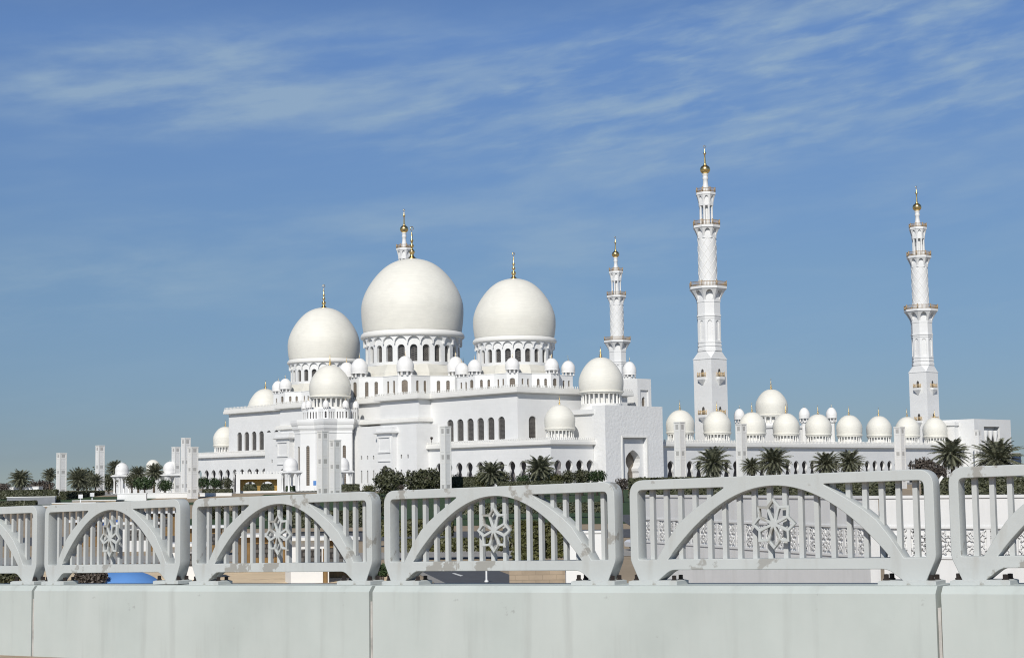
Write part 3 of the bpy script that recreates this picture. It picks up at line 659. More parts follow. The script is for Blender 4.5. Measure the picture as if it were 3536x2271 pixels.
for d in (-1, 1):
    for k in range(8):
        P_ = []
        for i in range(25):
            t = i / 24; a = 2 * pi * k / 8 + d * t * pi * 1.0; P_.append((2.9 * cos(a), 2.9 * sin(a), 62.0 + t * 14.0))
        g.tube(P_, 0.075, n=4, smooth=False)
g.build('lattice_relief', M['trim'], sh)
balcony(76.1, 79.1, 2.85, 3.95, 79.85, 4.1, 81.3)
g = MB(OO)
for k in range(8):
    a = pi / 8 + k * pi / 4; g.lathe([(0.5, 79.8), (0.36, 80.2), (0.33, 85.6), (0.6, 86.6)], 1.88 * cos(a), 1.88 * sin(a), 10)
g.lathe([(1.05, 79.8), (1.05, 86.8)], n=12); g.build('colonnade', M['marble'], mn)
balcony(86.5, 89.6, 2.2, 2.85, 90.35, 2.98, 91.6)
g = MB(OO); g.lathe([(1.35, 90.3), (1.2, 91.4), (0.8, 93.2), (0.72, 94.6), (1.0, 95.0), (0.8, 95.4), (0.8, 96.0), (1.05, 96.3), (0.6, 96.5)], n=20); g.build('neck', M['marble'], mn)
g = MB(OO); g.lathe([(0.6, 96.4)] + [(1.6 * cos(t), 97.85 + 1.45 * sin(t)) for t in [-1.15 + 0.23 * i for i in range(11)]] + [(0.45, 99.4), (0.6, 99.6), (0.3, 99.8)], n=24); g.build('gold_ball', M['gold'], mn)
g = MB(OO); g.lathe([(0.34, 99.6), (0.26, 101.5), (0.2, 102.5), (0.44, 102.9), (0.4, 103.3), (0.15, 103.7), (0.09, 104.7)], n=14); g.tube([(0.42 * sin(x), 0, 105.2 - 0.42 * cos(x)) for x in [0.5 + 0.44 * i for i in range(13)]], 0.09, n=6); g.build('spire', M['gold'], mn)
for lev in (0.0, -11.7):
    for k in range(4):
        n = Vector((cos(k * pi / 2), sin(k * pi / 2), 0)); t = Vector((-n.y, n.x, 0))
        def Q(u, o, z): v_ = n * (h + o) + t * u; return (v_.x, v_.y, z + lev)
        g = MB(OO)
        r0 = [Q(-1.25, 0, 31.45), Q(1.25, 0, 31.45), Q(1.25, 1.15, 31.45), Q(-1.25, 1.15, 31.45)]
        r1 = [Q(-1.25, 0, 32.2), Q(1.25, 0, 32.2), Q(1.25, 1.15, 32.2), Q(-1.25, 1.15, 32.2)]
        r_ = [Q(-0.2, 0, 29.7), Q(0.2, 0, 29.7), Q(0.2, 0.12, 29.7), Q(-0.2, 0.12, 29.7)]
        for A_, B_ in ((r_, r0), (r0, r1)):
            for i in range(4): g.face([A_[i], A_[(i + 1) % 4], B_[(i + 1) % 4], B_[i]])
        g.face(r1); g.face(r_)
        sb = g.build('small_balcony', M['marble'], mn)
        r = MB(OO); pp = [Q(-1.18, 0.02, 32.2), Q(-1.18, 1.08, 32.2), Q(1.18, 1.08, 32.2), Q(1.18, 0.02, 32.2)]
        for i in range(3):
            a_, b_ = Vector(pp[i]), Vector(pp[i + 1]); m_ = max(3, int((b_ - a_).length / 0.28))
            r.tube([a_ + Vector((0, 0, 1.15)), b_ + Vector((0, 0, 1.15))], 0.08, n=5)
            for j in range(m_ + 1):
                c_ = a_ + (b_ - a_) * j / m_; r.tube([c_, c_ + Vector((0, 0, 1.5 if j in (0, m_) else 1.1))], 0.12 if j in (0, m_) else 0.05, n=5)
        r.build('balcony_railing', M['gilt_rail'], sb)
        d_ = MB(OO); pr = arcs(32.2, 33.9, 34.7, 0.52)
        d_.pane(lambda u, z, q: Q(u, 0.03 + q, z), 0, pr, 0); d_.build('balcony_door', M['pane'], sb)
for b_, a_, dx_, lb in ((170.8, -75.0, 2.9, 'white minaret at the right end of the arcade dome row'), (170.8, 75.0, 1.2, 'slim far white minaret rising behind the dome right of the hall'), (56.1, 75.0, 0.2, 'far minaret with only its gold ball and top showing over the largest dome')):
    o = copy_tree(mn); o.location = mw(b_, a_, ZB) + Vector((dx_, 0, 0)); o['label'] = lb

# ================================================================== PYLONS (square light towers)
def pylon():
    rt = root('light_pylon', (0, 0, 0), MROT, 'x', 'pylon', 'square white light pylons round the mosque')
    s_ = 0.92; g = MB(); H = 13.2
    g.box(-s_, s_, -s_, s_, 0, 0.5); q = s_ - 0.05
    g.box(-q, q, -q, q, 0.5, H); g.build('core', M['pylon_panel'], rt)
    g = MB()
    for sx in (-1, 1):
        for sy in (-1, 1): g.box(min(sx * s_, sx * (s_ - 0.26)), max(sx * s_, sx * (s_ - 0.26)), min(sy * s_, sy * (s_ - 0.26)), max(sy * s_, sy * (s_ - 0.26)), 0.5, H)
    for z in (0.6, 2.3, 2.9, 6.3, 6.9, 8.0, 8.5, 11.6, H - 0.3): g.box(-s_ + 0.03, s_ - 0.03, -s_ + 0.03, s_ - 0.03, z, z + 0.22)
    g.box(-s_ - 0.04, s_ + 0.04, -s_ - 0.04, s_ + 0.04, H, H + 0.2); g.build('frame', M['pylon'], rt)
    for z in (2.0, 7.5, 12.5):
        g = MB(); e = s_ - 0.038
        g.box(-e, e, -0.42, 0.42, z - 0.5, z + 0.45); g.box(-0.42, 0.42, -e + 0.004, e - 0.004, z - 0.5, z + 0.45); g.build('grille', M['pylon_grille'], rt)
    return rt
py0 = pylon()
PYL = [((213, 394, 1563), 'leftmost white pylon, lowest on the hedge terraces'), ((346, 447, 1537), 'white pylon left of the first garden kiosk'), ((642, 431, 1511), 'taller of the two overlapping white pylons left of the arcade'), ((666, 378, 1542), 'front one of the two overlapping white pylons beside the left arcade'),
       ((1115, 349, 1487), 'taller white pylon in front of the mihrab tower'), ((1157, 343, 1518), 'shorter white pylon in front of the mihrab tower, nearer the bridge'), ((1538, 368, 1471), 'white pylon in front of the six tall arched windows'), ((2346, 362, 1456), 'white pylon just right of the entrance portal'),
       ((2558, 376, 1463), 'white pylon between the third and fourth palms of the right arcade'), ((3105, 378, 1473), 'white pylon before the last two arcade domes'), ((3375, 560, 1484), 'small far white pylon before the end block'), ((608, 470, 1542), 'half hidden white pylon behind the overlapping pair')]
for i, ((px, Y, pt), lb) in enumerate(PYL):
    o = py0 if i == 0 else copy_tree(py0)
    p = at(px, pt, Y); zg = gz(Y); o.location = (p.x, Y, zg); o.scale = (1, 1, (p.z - zg) / 13.4); o['label'] = lb

# ================================================================== KIOSKS
def kiosk():
    rt = root('garden_kiosk', (0, 0, 0), MROT, 'x', 'kiosk', 'domed garden kiosks'); g = MB()
    g.lathe([(2.0 * cos(t) ** 0.95 if t < 1.57 else 0.001, 6.9 + 2.25 * sin(t)) for t in [i / 12 * pi / 2 for i in range(13)]], 0, 0, 28); g.lathe([(2.1, 5.75), (1.98, 6.2), (2.02, 6.9)], 0, 0, 28)
    d = g.build('dome', M['dome_small'], rt); f = MB(); f.lathe([(0.12, 9.1), (0.05, 9.5), (0.02, 9.7)], 0, 0, 8); f.build('finial', M['white'], d)
    g = MB(); sq = lambda r: [(-r, -r), (r, -r), (r, r), (-r, r)]
    g.loft([(sq(2.0), 4.85), (sq(2.35), 5.1), (sq(2.45), 5.12), (sq(2.3), 5.4), (sq(1.7), 5.8)]); g.build('roof', M['white'], rt)
    for sx in (-1, 1):
        for sy in (-1, 1):
            g = MB(); g.lathe([(0.36, 0), (0.36, 0.4), (0.27, 0.5), (0.25, 3.6), (0.5, 4.5), (0.7, 4.9)], sx * 1.55, sy * 1.55, 10); g.build('column', M['white'], rt)
    g = MB(); g.box(-2.3, 2.3, -2.3, 2.3, -0.3, 0.12); g.build('plinth', M['white'], rt)
    return rt
k0 = kiosk()
for i, (px, Y, lb) in enumerate(((421, 479, 'domed white kiosk at left among the palms'), (587, 470, 'domed white kiosk just left of the overlapping pylons'), (1003, 436, 'domed white kiosk beside the gilded gate'), (1181, 440, 'domed kiosk half hidden behind the pylon before the mihrab tower'))):
    o = k0 if i == 0 else copy_tree(k0); p = at(px, 1600, Y); o.location = (p.x, Y, gz(Y)); o['label'] = lb

# gilded gate
gt = root('gilded_gate', (-62.5, 402, gz(402)), radians(8), 'white rectangular gate frame with gilded double arch inside', 'gate'); zz = -gz(402)
g = MB(); mf, L = seg((-6.0, -1.6), (5.0, -1.6)); g.wall(mf, 0, L, 0, 3.35 + zz, [(5.5, [(0, 4.5), (2.05 + zz, 4.5), (2.05 + zz, 0)])], 3.2)
for p, q in (((5.0, -1.6), (5.0, 1.6)), ((-6.0, 1.6), (-6.0, -1.6))): m2, L2 = seg(p, q); g.wall(m2, 0, L2, 0, 3.35 + zz)
g.wall(seg((5.0, 1.6), (-6.0, 1.6))[0], 0, 11, 0, 3.35 + zz, [(5.5, [(0, 4.5), (2.05 + zz, 4.5), (2.05 + zz, 0)])], 0.1)
g.loft([([(-6, -1.6), (5, -1.6), (5, 1.6), (-6, 1.6)], 3.3 + zz)], True, False); merlons(g, [(-6, -1.45), (5, -1.45), (5, 1.5), (-6, 1.5)], 3.33 + zz, step=0.7, h=0.75); g.build('frame', M['white'], gt)
g = MB(); mf, L = seg((-5.0, 0.4), (4.0, 0.4)); top = 2.05 + zz
def garch(c_): return (c_, [(0.55, 1.75), (1.4, 1.75), (2.0, 1.5), (2.45, 1.05), (2.7, 0.5), (2.8, 0.0)])
g.wall(mf, 0, L, 0.5, top, [garch(2.4), garch(6.6)], 0.35); g.build('arch_screen', M['goldscreen'], gt)
g = MB(); g.box(-4.9, 3.9, 0.3, 0.9, 0, 0.5); g.build('plinth', M['white'], gt)
# domed block among the palms at left
db = root('small_domed_block', (at(528, 1600, 560).x, 560, ZB), MROT, 'small cream dome on a low white block showing above the palms', 'building')
g = MB(); g.box(-9, 9, -9, 9, 0, 7.2); g.build('wall', M['white'], db)
g = MB(); g.lathe(dome_prof(2.3, 9.4, 11.4, 7.2, 12), 0, 0, 24); g.build('dome', M['dome'], db)

# ================================================================== GROUND, ROADS, BRIDGE
def grid(name, m, xs, ys, lift, kind='structure'):
    g = MB()
    for y0, y1 in zip(ys, ys[1:]):
        for x0, x1 in zip(xs, xs[1:]): g.face([(x0, y0, gz(y0) + lift), (x1, y0, gz(y0) + lift), (x1, y1, gz(y1) + lift), (x0, y1, gz(y1) + lift)])
    return tag(g.build(name, m), kind=kind)
grid('ground', M['sand'], [-4000, -800, -200, 0, 200, 800, 4000], [-1500, -100, 0, 60, 100, 135, 200, 260, 330, 372, 400, 600, 1200, 3000, 8000], 0)
grid('plaza', M['paving'], [-300, -100, 100, 300], [398, 400, 500, 700, 900], 0.02)
grid('lawn', M['lawn'], [-48, 0, 34], [205, 260, 330, 368], 0.03)
grid('lawn.001', M['lawn'], [-190, -120, -84], [330, 372, 392], 0.03)
grid('upper_road', M['asphalt'], [-60, 0, 60], [172, 190], 0.035)
grid('garden_path', M['paving'], [-60, 0, 40], [142, 152], 0.03)
grid('planting_bed', M['lawn'], [-60, 0, 70], [366, 372, 392], 0.03)
grid('lawn.002', M['lawn'], [-84, -62], [330, 352], 0.03)
grid('car_park', M['asphalt'], [14, 60, 120], [120, 135, 200, 235], 0.04)
def strip(name, m, pts, z, kind='structure'):
    g = MB(); g.face([(x, y, z) for x, y in pts]); return tag(g.build(name, m), kind=kind)
def gp(px, py, z):
    rx, rz = ray(px, py); Y = z / rz; return (rx * Y, Y)
strip('service_road', M['asphalt'], [gp(1425, 1957, -6.48), gp(1560, 2022, -6.48), (-3.5, 60), (4.5, 60), gp(1865, 2022, -6.48), gp(1690, 1957, -6.48)], -6.48)
strip('lane_marking', M['paint'], [gp(1560, 1978, -6.47), gp(1570, 1977, -6.47), gp(1600, 1986, -6.47), gp(1590, 1988, -6.47)], -6.47)
strip('kerb_strip', M['paving'], [gp(1405, 1957, -6.475), gp(1520, 2022, -6.475), gp(1560, 2022, -6.475), gp(1425, 1957, -6.475)], -6.475)
strip('sand_lot', M['sandlot'], [(-40, 70), (-8.6, 70), gp(1400, 1957, -6.47), (-8.2, 134), (-44, 134)], -6.47)

# bridge: rail line measured along the parapet, panels grow nearer to the camera
bx_ = [(-340, 1.0), (152, 0), (656, 0), (1314, 0), (2156, 0), (3251, 0), (4600, 0)]
def fence_pt(px):
    d = 12.0 * (3251 + 6310) / (px + 6310.0)
    zb = -(0.777 + (1.012 - 0.777) * (d - 12.0) / (17.76 - 12.0))
    x = (px - CX) / FPX * d
    return Vector((x, d, zb))
PB = [fence_pt(px) for px in (-1250, -760, -315, 152, 656, 1314, 2156, 3251, 4640)]
FD = (PB[7] - PB[3]); FD.z = 0; FD.normalize(); FN = Vector((FD.y, -FD.x, 0))   # FN points to the camera side
SL = (PB[7].z - PB[3].z) / (PB[7] - PB[3]).length
FROT = atan2(FD.y, FD.x)
FO = PB[7].copy()
def fw(s_, o, h_): return FO + FD * s_ + FN * o + Vector((0, 0, SL * s_ + h_))
def fs(p): return (p - FO).dot(FD)
SB = [fs(p) for p in PB]; SE = [fs(fence_pt(px)) for px in (-790, -338, 131, 623, 1281.5, 2116, 3214, 4590)]
def curve_mesh(name, outer, holes, thick, m, bevel=0.005):
    cu_ = bpy.data.curves.new(name, 'CURVE'); cu_.dimensions = '2D'; cu_.fill_mode = 'BOTH'; cu_.extrude = thick / 2 - bevel; cu_.bevel_depth = bevel; cu_.bevel_resolution = 1
    for poly in [outer] + holes:
        sp_ = cu_.splines.new('POLY'); sp_.points.add(len(poly) - 1); sp_.use_cyclic_u = True
        for i, (x, y) in enumerate(poly): sp_.points[i].co = (x, y, 0, 1)
    o = bpy.data.objects.new(name, cu_); COL.objects.link(o)
    bpy.context.view_layer.update(); dg = bpy.context.evaluated_depsgraph_get()
    me = bpy.data.meshes.new_from_object(o.evaluated_get(dg)); me.name = name
    bpy.data.objects.remove(o); bpy.data.curves.remove(cu_)
    # stand it up: (x, y, z) -> x along the rail, height y, thickness towards -z behind the front face
    me.transform(Matrix(((1, 0, 0, 0), (0, 0, -1, thick / 2), (0, 1, 0, 0), (0, 0, 0, 1))))
    me.materials.clear(); me.materials.append(m); return me
def rnd(poly, r, n=5):
    out = []; N = len(poly)
    for i, p in enumerate(poly):
        ri = r[i] if isinstance(r, (list, tuple)) else r
        if ri <= 0: out.append(p); continue
        a, b, c_ = Vector(poly[i - 1]), Vector(p), Vector(poly[(i + 1) % N]); u, v_ = (a - b), (c_ - b); ri = min(ri, u.length * 0.45, v_.length * 0.45)
        u.normalize(); v_.normalize(); p0, p1 = b + u * ri, b + v_ * ri
        for k in range(n + 1):
            t = k / n; q = p0 * (1 - t) ** 2 + b * 2 * t * (1 - t) + p1 * t * t; out.append((q.x, q.y))
    return out
LP, HP = 2.63, 0.85
outer = rnd([(0.02, HP), (0.02, 0.20), (0.10, 0.03), (0.26, 0.03), (0.385, 0.125), (LP - 0.385, 0.125), (LP - 0.26, 0.03), (LP - 0.10, 0.03), (LP - 0.02, 0.20), (LP - 0.02, HP)], [0.125, 0.03, 0, 0, 0.05, 0.05, 0, 0, 0.03, 0.125], 7)
mid = LP / 2
def inner(u): return 0.776 - 0.576 * (u / 0.96) ** 2
arch_hole = [(mid - 0.96 + 1.92 * i / 36, inner(-0.96 + 1.92 * i / 36)) for i in range(37)]
sp_l = rnd([(0.085, 0.20), (mid - 1.05, 0.20), (mid - 1.035, 0.225), (mid - 0.945, 0.36), (mid - 0.845, 0.485), (mid - 0.75, 0.562), (mid - 0.645, 0.632), (mid - 0.53, 0.70), (mid - 0.40, 0.778), (0.085, 0.778)], [0.02, 0, 0, 0, 0, 0, 0, 0, 0.05, 0.05], 5)
sp_r = [(LP - x, y) for x, y in sp_l][::-1]
frame_me = curve_mesh('frame', outer, [arch_hole, sp_l, sp_r], 0.14, M['rail'])
def star_out(R, k=0.745): return [((R if i % 2 == 0 else R * k) * sin(i * pi / 8), (R if i % 2 == 0 else R * k) * cos(i * pi / 8)) for i in range(16)]
Rs = 0.195; holes = []
for k in range(8):
    a = k * pi / 4; e = Vector((sin(a), cos(a))); t = Vector((e.y, -e.x)); b2 = pi / 8
    rn_ = (Rs * 0.745 - 0.013) / 0.86
    n1 = Vector((sin(a - b2), cos(a - b2))); n2 = Vector((sin(a + b2), cos(a + b2))); wv = 0.0075
    pts_ = [e * 0.022, n1 * rn_ * 0.86 + (e - n1 * n1.dot(e)).normalized() * wv, e * (Rs - 0.020), n2 * rn_ * 0.86 + (e - n2 * n2.dot(e)).normalized() * wv]
    holes.append([(p.x, p.y) for p in pts_])
star_me = curve_mesh('star_medallion', star_out(Rs), holes, 0.036, M['rail_worn'], 0.003)
star_me.transform(Matrix.Diagonal((0.95, 1, 1, 1))); star_me.transform(Matrix.Translation((mid, -0.006, 0.475)))
fg = MB(); fg.loft([([(-0.019, 0.072), (0.019, 0.072), (0.019, 0.114), (-0.019, 0.114)], 0.19), ([(-0.019, 0.072), (0.019, 0.072), (0.019, 0.114), (-0.019, 0.114)], 0.785)]); fin_me = fg.mesh('baluster', M['fin'])
SHR = SL * 0.93; SHM = Matrix(((1, 0, 0, 0), (0, 1, 0, 0), (SHR, 0, 1, 0), (0, 0, 0, 1)))
frame_me.transform(SHM); star_me.transform(SHM); fin_me.transform(SHM)
pg = MB(); pg.loft([([(-0.225, -0.03), (0.225, -0.03), (0.225, 0.17), (-0.225, 0.17)], 0.0), ([(-0.225, -0.03), (0.225, -0.03), (0.225, 0.17), (-0.225, 0.17)], 0.03), ([(-0.20, -0.015), (0.20, -0.015), (0.20, 0.155), (-0.20, 0.155)], 0.037)]); plate_me = pg.mesh('base_plate', M['rail_worn']); plate_me.transform(SHM)
bgm = MB(); bgm.lathe([(0.028, 0.034), (0.028, 0.045), (0.02, 0.046), (0.02, 0.078), (0.001, 0.08)], 0, 0, 6, smooth=False); bolt_me = bgm.mesh('bolt', M['steel'])
rp = root('rail_panel', (0, 0, 0), FROT, 'x', 'railing', 'concrete railing panels along the bridge parapet')
frame_o = link('frame', frame_me, rp)
for i in range(18): o = link('baluster', fin_me, rp); o.location = (0.185 + 0.1330 * i, 0, SHR * (0.185 + 0.1330 * i))
link('star_medallion', star_me, rp)
for sx in (0.235, LP - 0.235):
    bp = link('base_plate', plate_me, rp); bp.location = (sx, 0, SHR * sx)
    for u, v_ in ((-0.175, 0.02), (0.175, 0.02), (-0.175, 0.13), (0.175, 0.13)):
        bo = link('bolt', bolt_me, bp); bo.location = (u, v_, 0)
RL = ['railing panel off the left edge of the frame, farthest one down', 'railing panel leaving the photo at the left edge, next to last', 'railing panel cut by the left edge of the photo', 'smallest whole railing panel, leftmost, above the blue canopy', 'railing panel with scarred right arch, below the gilded gate', 'middle railing panel with worn star and much peeled paint', 'largest whole railing panel, in front of the grey lattice wall', 'railing panel cut by the right edge of the photo']
for i in range(8):
    o = rp if i == 0 else copy_tree(rp)
    s0, s1 = SB[i] + 0.004, SE[i]
    o.matrix_world = Matrix.Identity(4)
    o.location = fw(s0, 0, 0.0); o.rotation_euler = (0, 0, FROT); o.scale = ((s1 - s0) / LP, 1, 1)
    o['label'] = RL[i]
    if i in (4, 5, 7):
        for ch in o.children:
            if ch.name.startswith('frame'): ch.data = ch.data if False else (frame_worn if 'frame_worn' in globals() else globals().setdefault('frame_worn', frame_me.copy())); ch.data.materials[0] = M['rail_worn']
bpy.context.view_layer.update()
# parapet blocks, each two panels long
PF = 0.17
def parapet(s0, s1, lb):
    rt = root('parapet_block', fw(s0, 0, 0), FROT, lb, 'parapet', 'painted concrete parapet blocks of the bridge'); L = s1 - s0; g = MB()
    sec = [(PF + 0.02, -1.3), (PF + 0.02, -0.055), (PF - 0.025, 0.0), (-0.26, 0.0), (-0.30, -0.05), (-0.30, -1.3)]
    ra, rb_ = [], []
    e = 0.021
    for (o, h_) in sec: ra.append((e, -o, h_ + SL * e)); rb_.append((L - e, -o, h_ + SL * (L - e)))
    N = len(sec)
    for i in range(N): g.face([ra[i], rb_[i], rb_[(i + 1) % N], ra[(i + 1) % N]])
    g.face(ra[::-1]); g.face(rb_); g.build('block', M['parapet'], rt)
    g = MB(); g.box(L - 0.010, L + 0.012, -(PF + 0.012), 0.25, -1.3, -0.03); g.build('joint_seal', M['joint'], rt)
    return rt
def s_front(px):
    """place along the rail whose front face edge lies in the ray of photo column px"""
    lo, hi = SB[0] - 5, SB[8] + 5
    for _ in range(50):
        m_ = (lo + hi) / 2; q = fw(m_, PF, -0.05); V = -q.y * SP + q.z * CP; D = q.y * CP + q.z * SP; X_ = q.x * CR - V * SR
        if (CX + FPX * X_ / D < px) == (SB[8] > SB[0]): lo = m_
        else: hi = m_
    return lo
J1, J2, J3 = s_front(119), s_front(1285), s_front(3243)
parapet(J1 - 2 * (J2 - J1), J1 - (J2 - J1), 'parapet block beyond the left edge of the photo'); parapet(J1 - (J2 - J1), J1, 'parapet block cut by the left edge of the photo'); parapet(J1, J2, 'long parapet block under the two smaller railing panels at left')
parapet(J2, J3, 'long parapet block in the middle under the two larger railing panels'); parapet(J3, SB[8] + 1.5, 'parapet block at the right edge of the photo')
# bridge deck
g = MB(); a0, a1 = SB[0] - 60, SB[8] + 60
def dk(s_, o, h_): p = fw(s_, o, h_); return (p.x, p.y, p.z)
H0 = -0.745
sec = [(PF + 0.021, H0), (9.0, H0 - 0.02), (9.0, H0 - 1.4), (-0.4, H0 - 1.4), (-0.4, H0 - 0.5), (PF + 0.021, H0 - 0.5)]
A_ = [dk(a0, *q) for q in sec]; B_ = [dk(a1, *q) for q in sec]
for i in range(6): g.face([A_[i], B_[i], B_[(i + 1) % 6], A_[(i + 1) % 6]])
g.face(A_); g.face(B_); tag(g.build('bridge_deck', M['deck']), kind='structure')

# ================================================================== WALLS, LATTICE RAMP, LOW BUILDINGS
def lattice_wall(name, p0, p1, label, first):
    d = Vector((p1[0] - p0[0], p1[1] - p0[1], 0)); L = d.length; rz = atan2(d.y, d.x)
    rt = root(name, (p0[0], p0[1], -6.5), rz, label, 'wall'); zt = 6.5 - 0.84; l0, l1 = 6.5 - 3.3, 6.5 - 2.12
    g = MB(); g.box(0, L, 0.07, 0.5, 0, zt); g.box(0, L, 0, 0.07, 0, l0); g.box(0, L, 0, 0.07, l1, zt); g.box(-0.05, L + 0.05, -0.06, 0.56, zt, zt + 0.12)
    g.box(0, L, -0.05, 0, l1, l1 + 0.10); g.box(0, L, -0.05, 0, l0 - 0.10, l0)
    g.build('wall', M['retain'], rt)
    n = int(L / 1.05); st = L / n
    tile = MB(); w_ = st - 0.16; hgt = l1 - l0
    def bar(a_, b_, r=0.04):
        a_, b_ = Vector((a_[0], 0, a_[1])), Vector((b_[0], 0, b_[1])); dd = (b_ - a_).normalized(); q = Vector((-dd.z, 0, dd.x)) * r
        fr = [a_ + q, b_ + q, b_ - q, a_ - q]; tile.face([(v.x, -0.01, v.z) for v in fr]); bk = [(v.x, 0.065, v.z) for v in fr]
        for i in range(4): j = (i + 1) % 4; tile.face([(fr[i].x, -0.01, fr[i].z), (fr[j].x, -0.01, fr[j].z), bk[j], bk[i]])
    for cx_ in (0.25, 0.75):
        for cz_ in (0.27, 0.73):
            c_ = (cx_ * w_ - w_ / 2, l0 + cz_ * hgt); pr = [(c_[0] + 0.5 * w_ * 0.5 * (1.0 if i % 2 == 0 else 0.55) * cos(i * pi / 6), c_[1] + 0.5 * w_ * 0.5 * (1.0 if i % 2 == 0 else 0.55) * sin(i * pi / 6)) for i in range(12)]
            for i in range(12): bar(pr[i], pr[(i + 1) % 12], 0.028)
    for s_ in (-1, 1): bar((-w_ / 2, l0 + (0 if s_ > 0 else hgt)), (w_ / 2, l0 + (hgt if s_ > 0 else 0)), 0.03)
    tm = tile.mesh('lattice_panel', M['retain'])
    for i in range(n): o = link('lattice_panel', tm, rt); o.location = ((i + 0.5) * st, 0, 0)
    for i in range(n + 1):
        g = MB(); g.box(i * st - 0.08, i * st + 0.08, -0.02, 0.068, l0 + 0.002, l1 - 0.002)
        if 0 < i < n: g.build('post', M['retain'], rt)
    return rt
lattice_wall('ramp_wall', (7.0, 94.5), (15.3, 70.6), 'grey shaded retaining wall with star lattice band, going away to the left', True)
lattice_wall('ramp_wall', (15.9, 70.6), (27.5, 63.6), 'sunlit white retaining wall with star lattice band at right', True)
def block(name, label, cat, x0, x1, y0, y1, z0, z1, m, parts=(), group=None, rz=0.0):
    rt = root(name, ((x0 + x1) / 2, (y0 + y1) / 2, z0), rz, label, cat, group); hx, hy = (x1 - x0) / 2, (y1 - y0) / 2
    g = MB(); g.box(-hx, hx, -hy, hy, 0, z1 - z0); g.build('wall', m, rt)
    g = MB(); g.box(-hx - 0.08, hx + 0.08, -hy - 0.08, hy + 0.08, z1 - z0, z1 - z0 + 0.16); g.build('coping', M['white'], rt)
    return rt
def X(px, Y): return at(px, 1700, Y).x
def wallpx(name, label, cat, px0, px1, Y, ytop, ybot, m, thick=1.0, group=None):
    z1 = at((px0 + px1) / 2, ytop, Y).z; z0 = min(at((px0 + px1) / 2, ybot, Y).z, gz(Y)); return block(name, label, cat, X(px0, Y), X(px1, Y), Y, Y + thick, z0, z1, m, group=group)
wallpx('terrace_wall', 'bright white low terrace wall left of the overlapping pylons', 'wall', 405, 505, 371, 1704, 1760, M['white'])
wallpx('terrace_wall', 'shaded white terrace wall set back beside the bright one', 'wall', 506, 660, 382, 1702, 1760, M['white'])
wallpx('terrace_wall', 'low white wall under the trees left of the gilded gate', 'wall', 690, 800, 388, 1703, 1760, M['white'])
wallpx('terrace_wall', 'long grey wall between the hedges at far left', 'wall', 24, 190, 350, 1716, 1770, M['grey'])
wallpx('garden_wall', 'white block at the foot of the ramp, right of the tan wall', 'wall', 1950, 2100, 93, 1962, 2030, M['white'], 1.5)
wallpx('garden_wall', 'tan stone wall edging the service road', 'wall', 1755, 1948, 96, 1960, 2030, M['tanwall'], 0.6)
wallpx('garden_wall', 'white wall piece right of the dark yellow hedge', 'wall', 1962, 2080, 110, 1840, 1960, M['white'], 0.6)
wallpx('far_hut', 'low flat white hut on the far left behind the palms', 'hut', 62, 133, 420, 1681, 1700, M['white'], 4)
wallpx('far_hut', 'tiny white hut at the far left horizon', 'hut', 28, 46, 430, 1683, 1695, M['white'], 4)
tw_ = block('glass_tower', 'dark blue glass office block at the far right', 'building', X(3488, 700), X(3531, 700), 700, 720, ZB, at(3510, 1563, 700).z, M['glassb'])
for i, (px, py, lb) in enumerate(((52, 1731, 'white cube lamp before the grey wall at far left'), (124, 1727, 'white cube lamp between the far left hedges'), (278, 1713, 'white cube lamp between the two left pylons, lower one'), (318, 1707, 'white cube lamp right by the second pylon'), (189, 1720, 'white cube lamp touching the leftmost pylon'))):
    Y = 352 if i < 3 else 372; p = at(px, py, Y); rt = root('cube_lamp', (p.x, Y, gz(Y)), 0.4, lb, 'lamp', 'white cube lamps on the terraces'); s_ = 0.42; t_ = p.z - gz(Y)
    g = MB(); g.box(-0.1, 0.1, -0.1, 0.1, 0, t_ - s_); g.build('post', M['white'], rt); g = MB(); g.box(-s_, s_, -s_, s_, t_ - s_, t_ + s_); g.build('shade', M['white'], rt)
for j, (px0, px1, Y, yt) in enumerate(((250, 400, 362, 1728), (180, 330, 345, 1737), (110, 260, 330, 1747))):
    wallpx('stone_step', ('uppermost sandy stone step', 'middle sandy stone step', 'lowest sandy stone step')[j] + ' on the left terraces', 'step', px0, px1, Y, yt, 1770, M['tanwall'], 8)
# canopy, huts and cars on the low ground behind the railing
cn = root('blue_canopy', (at(430, 1990, 100).x, 100, -6.5), 0, 'bright blue domed canvas canopy behind the leftmost whole railing panel', 'canopy')
g = MB(); g.lathe([(2.5 * cos(t) if t < 1.57 else 0.001, 0.05 + 1.55 * sin(t)) for t in [i / 10 * pi / 2 for i in range(11)]], 0, 0, 28); g.build('canvas', M['blue'], cn)
g = MB(); g.lathe([(2.5, 0), (2.56, 0.1), (2.5, 0.2)], 0, 0, 28); g.build('rim', M['white'], cn)
def booth(px, Y, wd, ht, label, m, name='visitor_booth'):
    p = at(px, 1900, Y); rt = root(name, (p.x, Y, gz(Y)), MROT * 0.4, label, 'booth', 'small booths behind the railing')
    g = MB(); g.box(-wd / 2, wd / 2, -1.2, 1.2, 0, ht); g.build('wall', m, rt); g = MB(); g.box(-wd / 2 - 0.4, wd / 2 + 0.4, -1.7, 1.7, ht, ht + 0.22); g.build('roof', M['white'], rt)
    g = MB(); g.box(-wd * 0.3, wd * 0.3, -1.24, -1.2, ht * 0.42, ht * 0.8); g.build('window', M['pane'], rt)
    g = MB(); g.box(wd * 0.34, wd * 0.46, -1.25, -1.2, 0, ht * 0.8); g.build('door', M['wood'], rt)
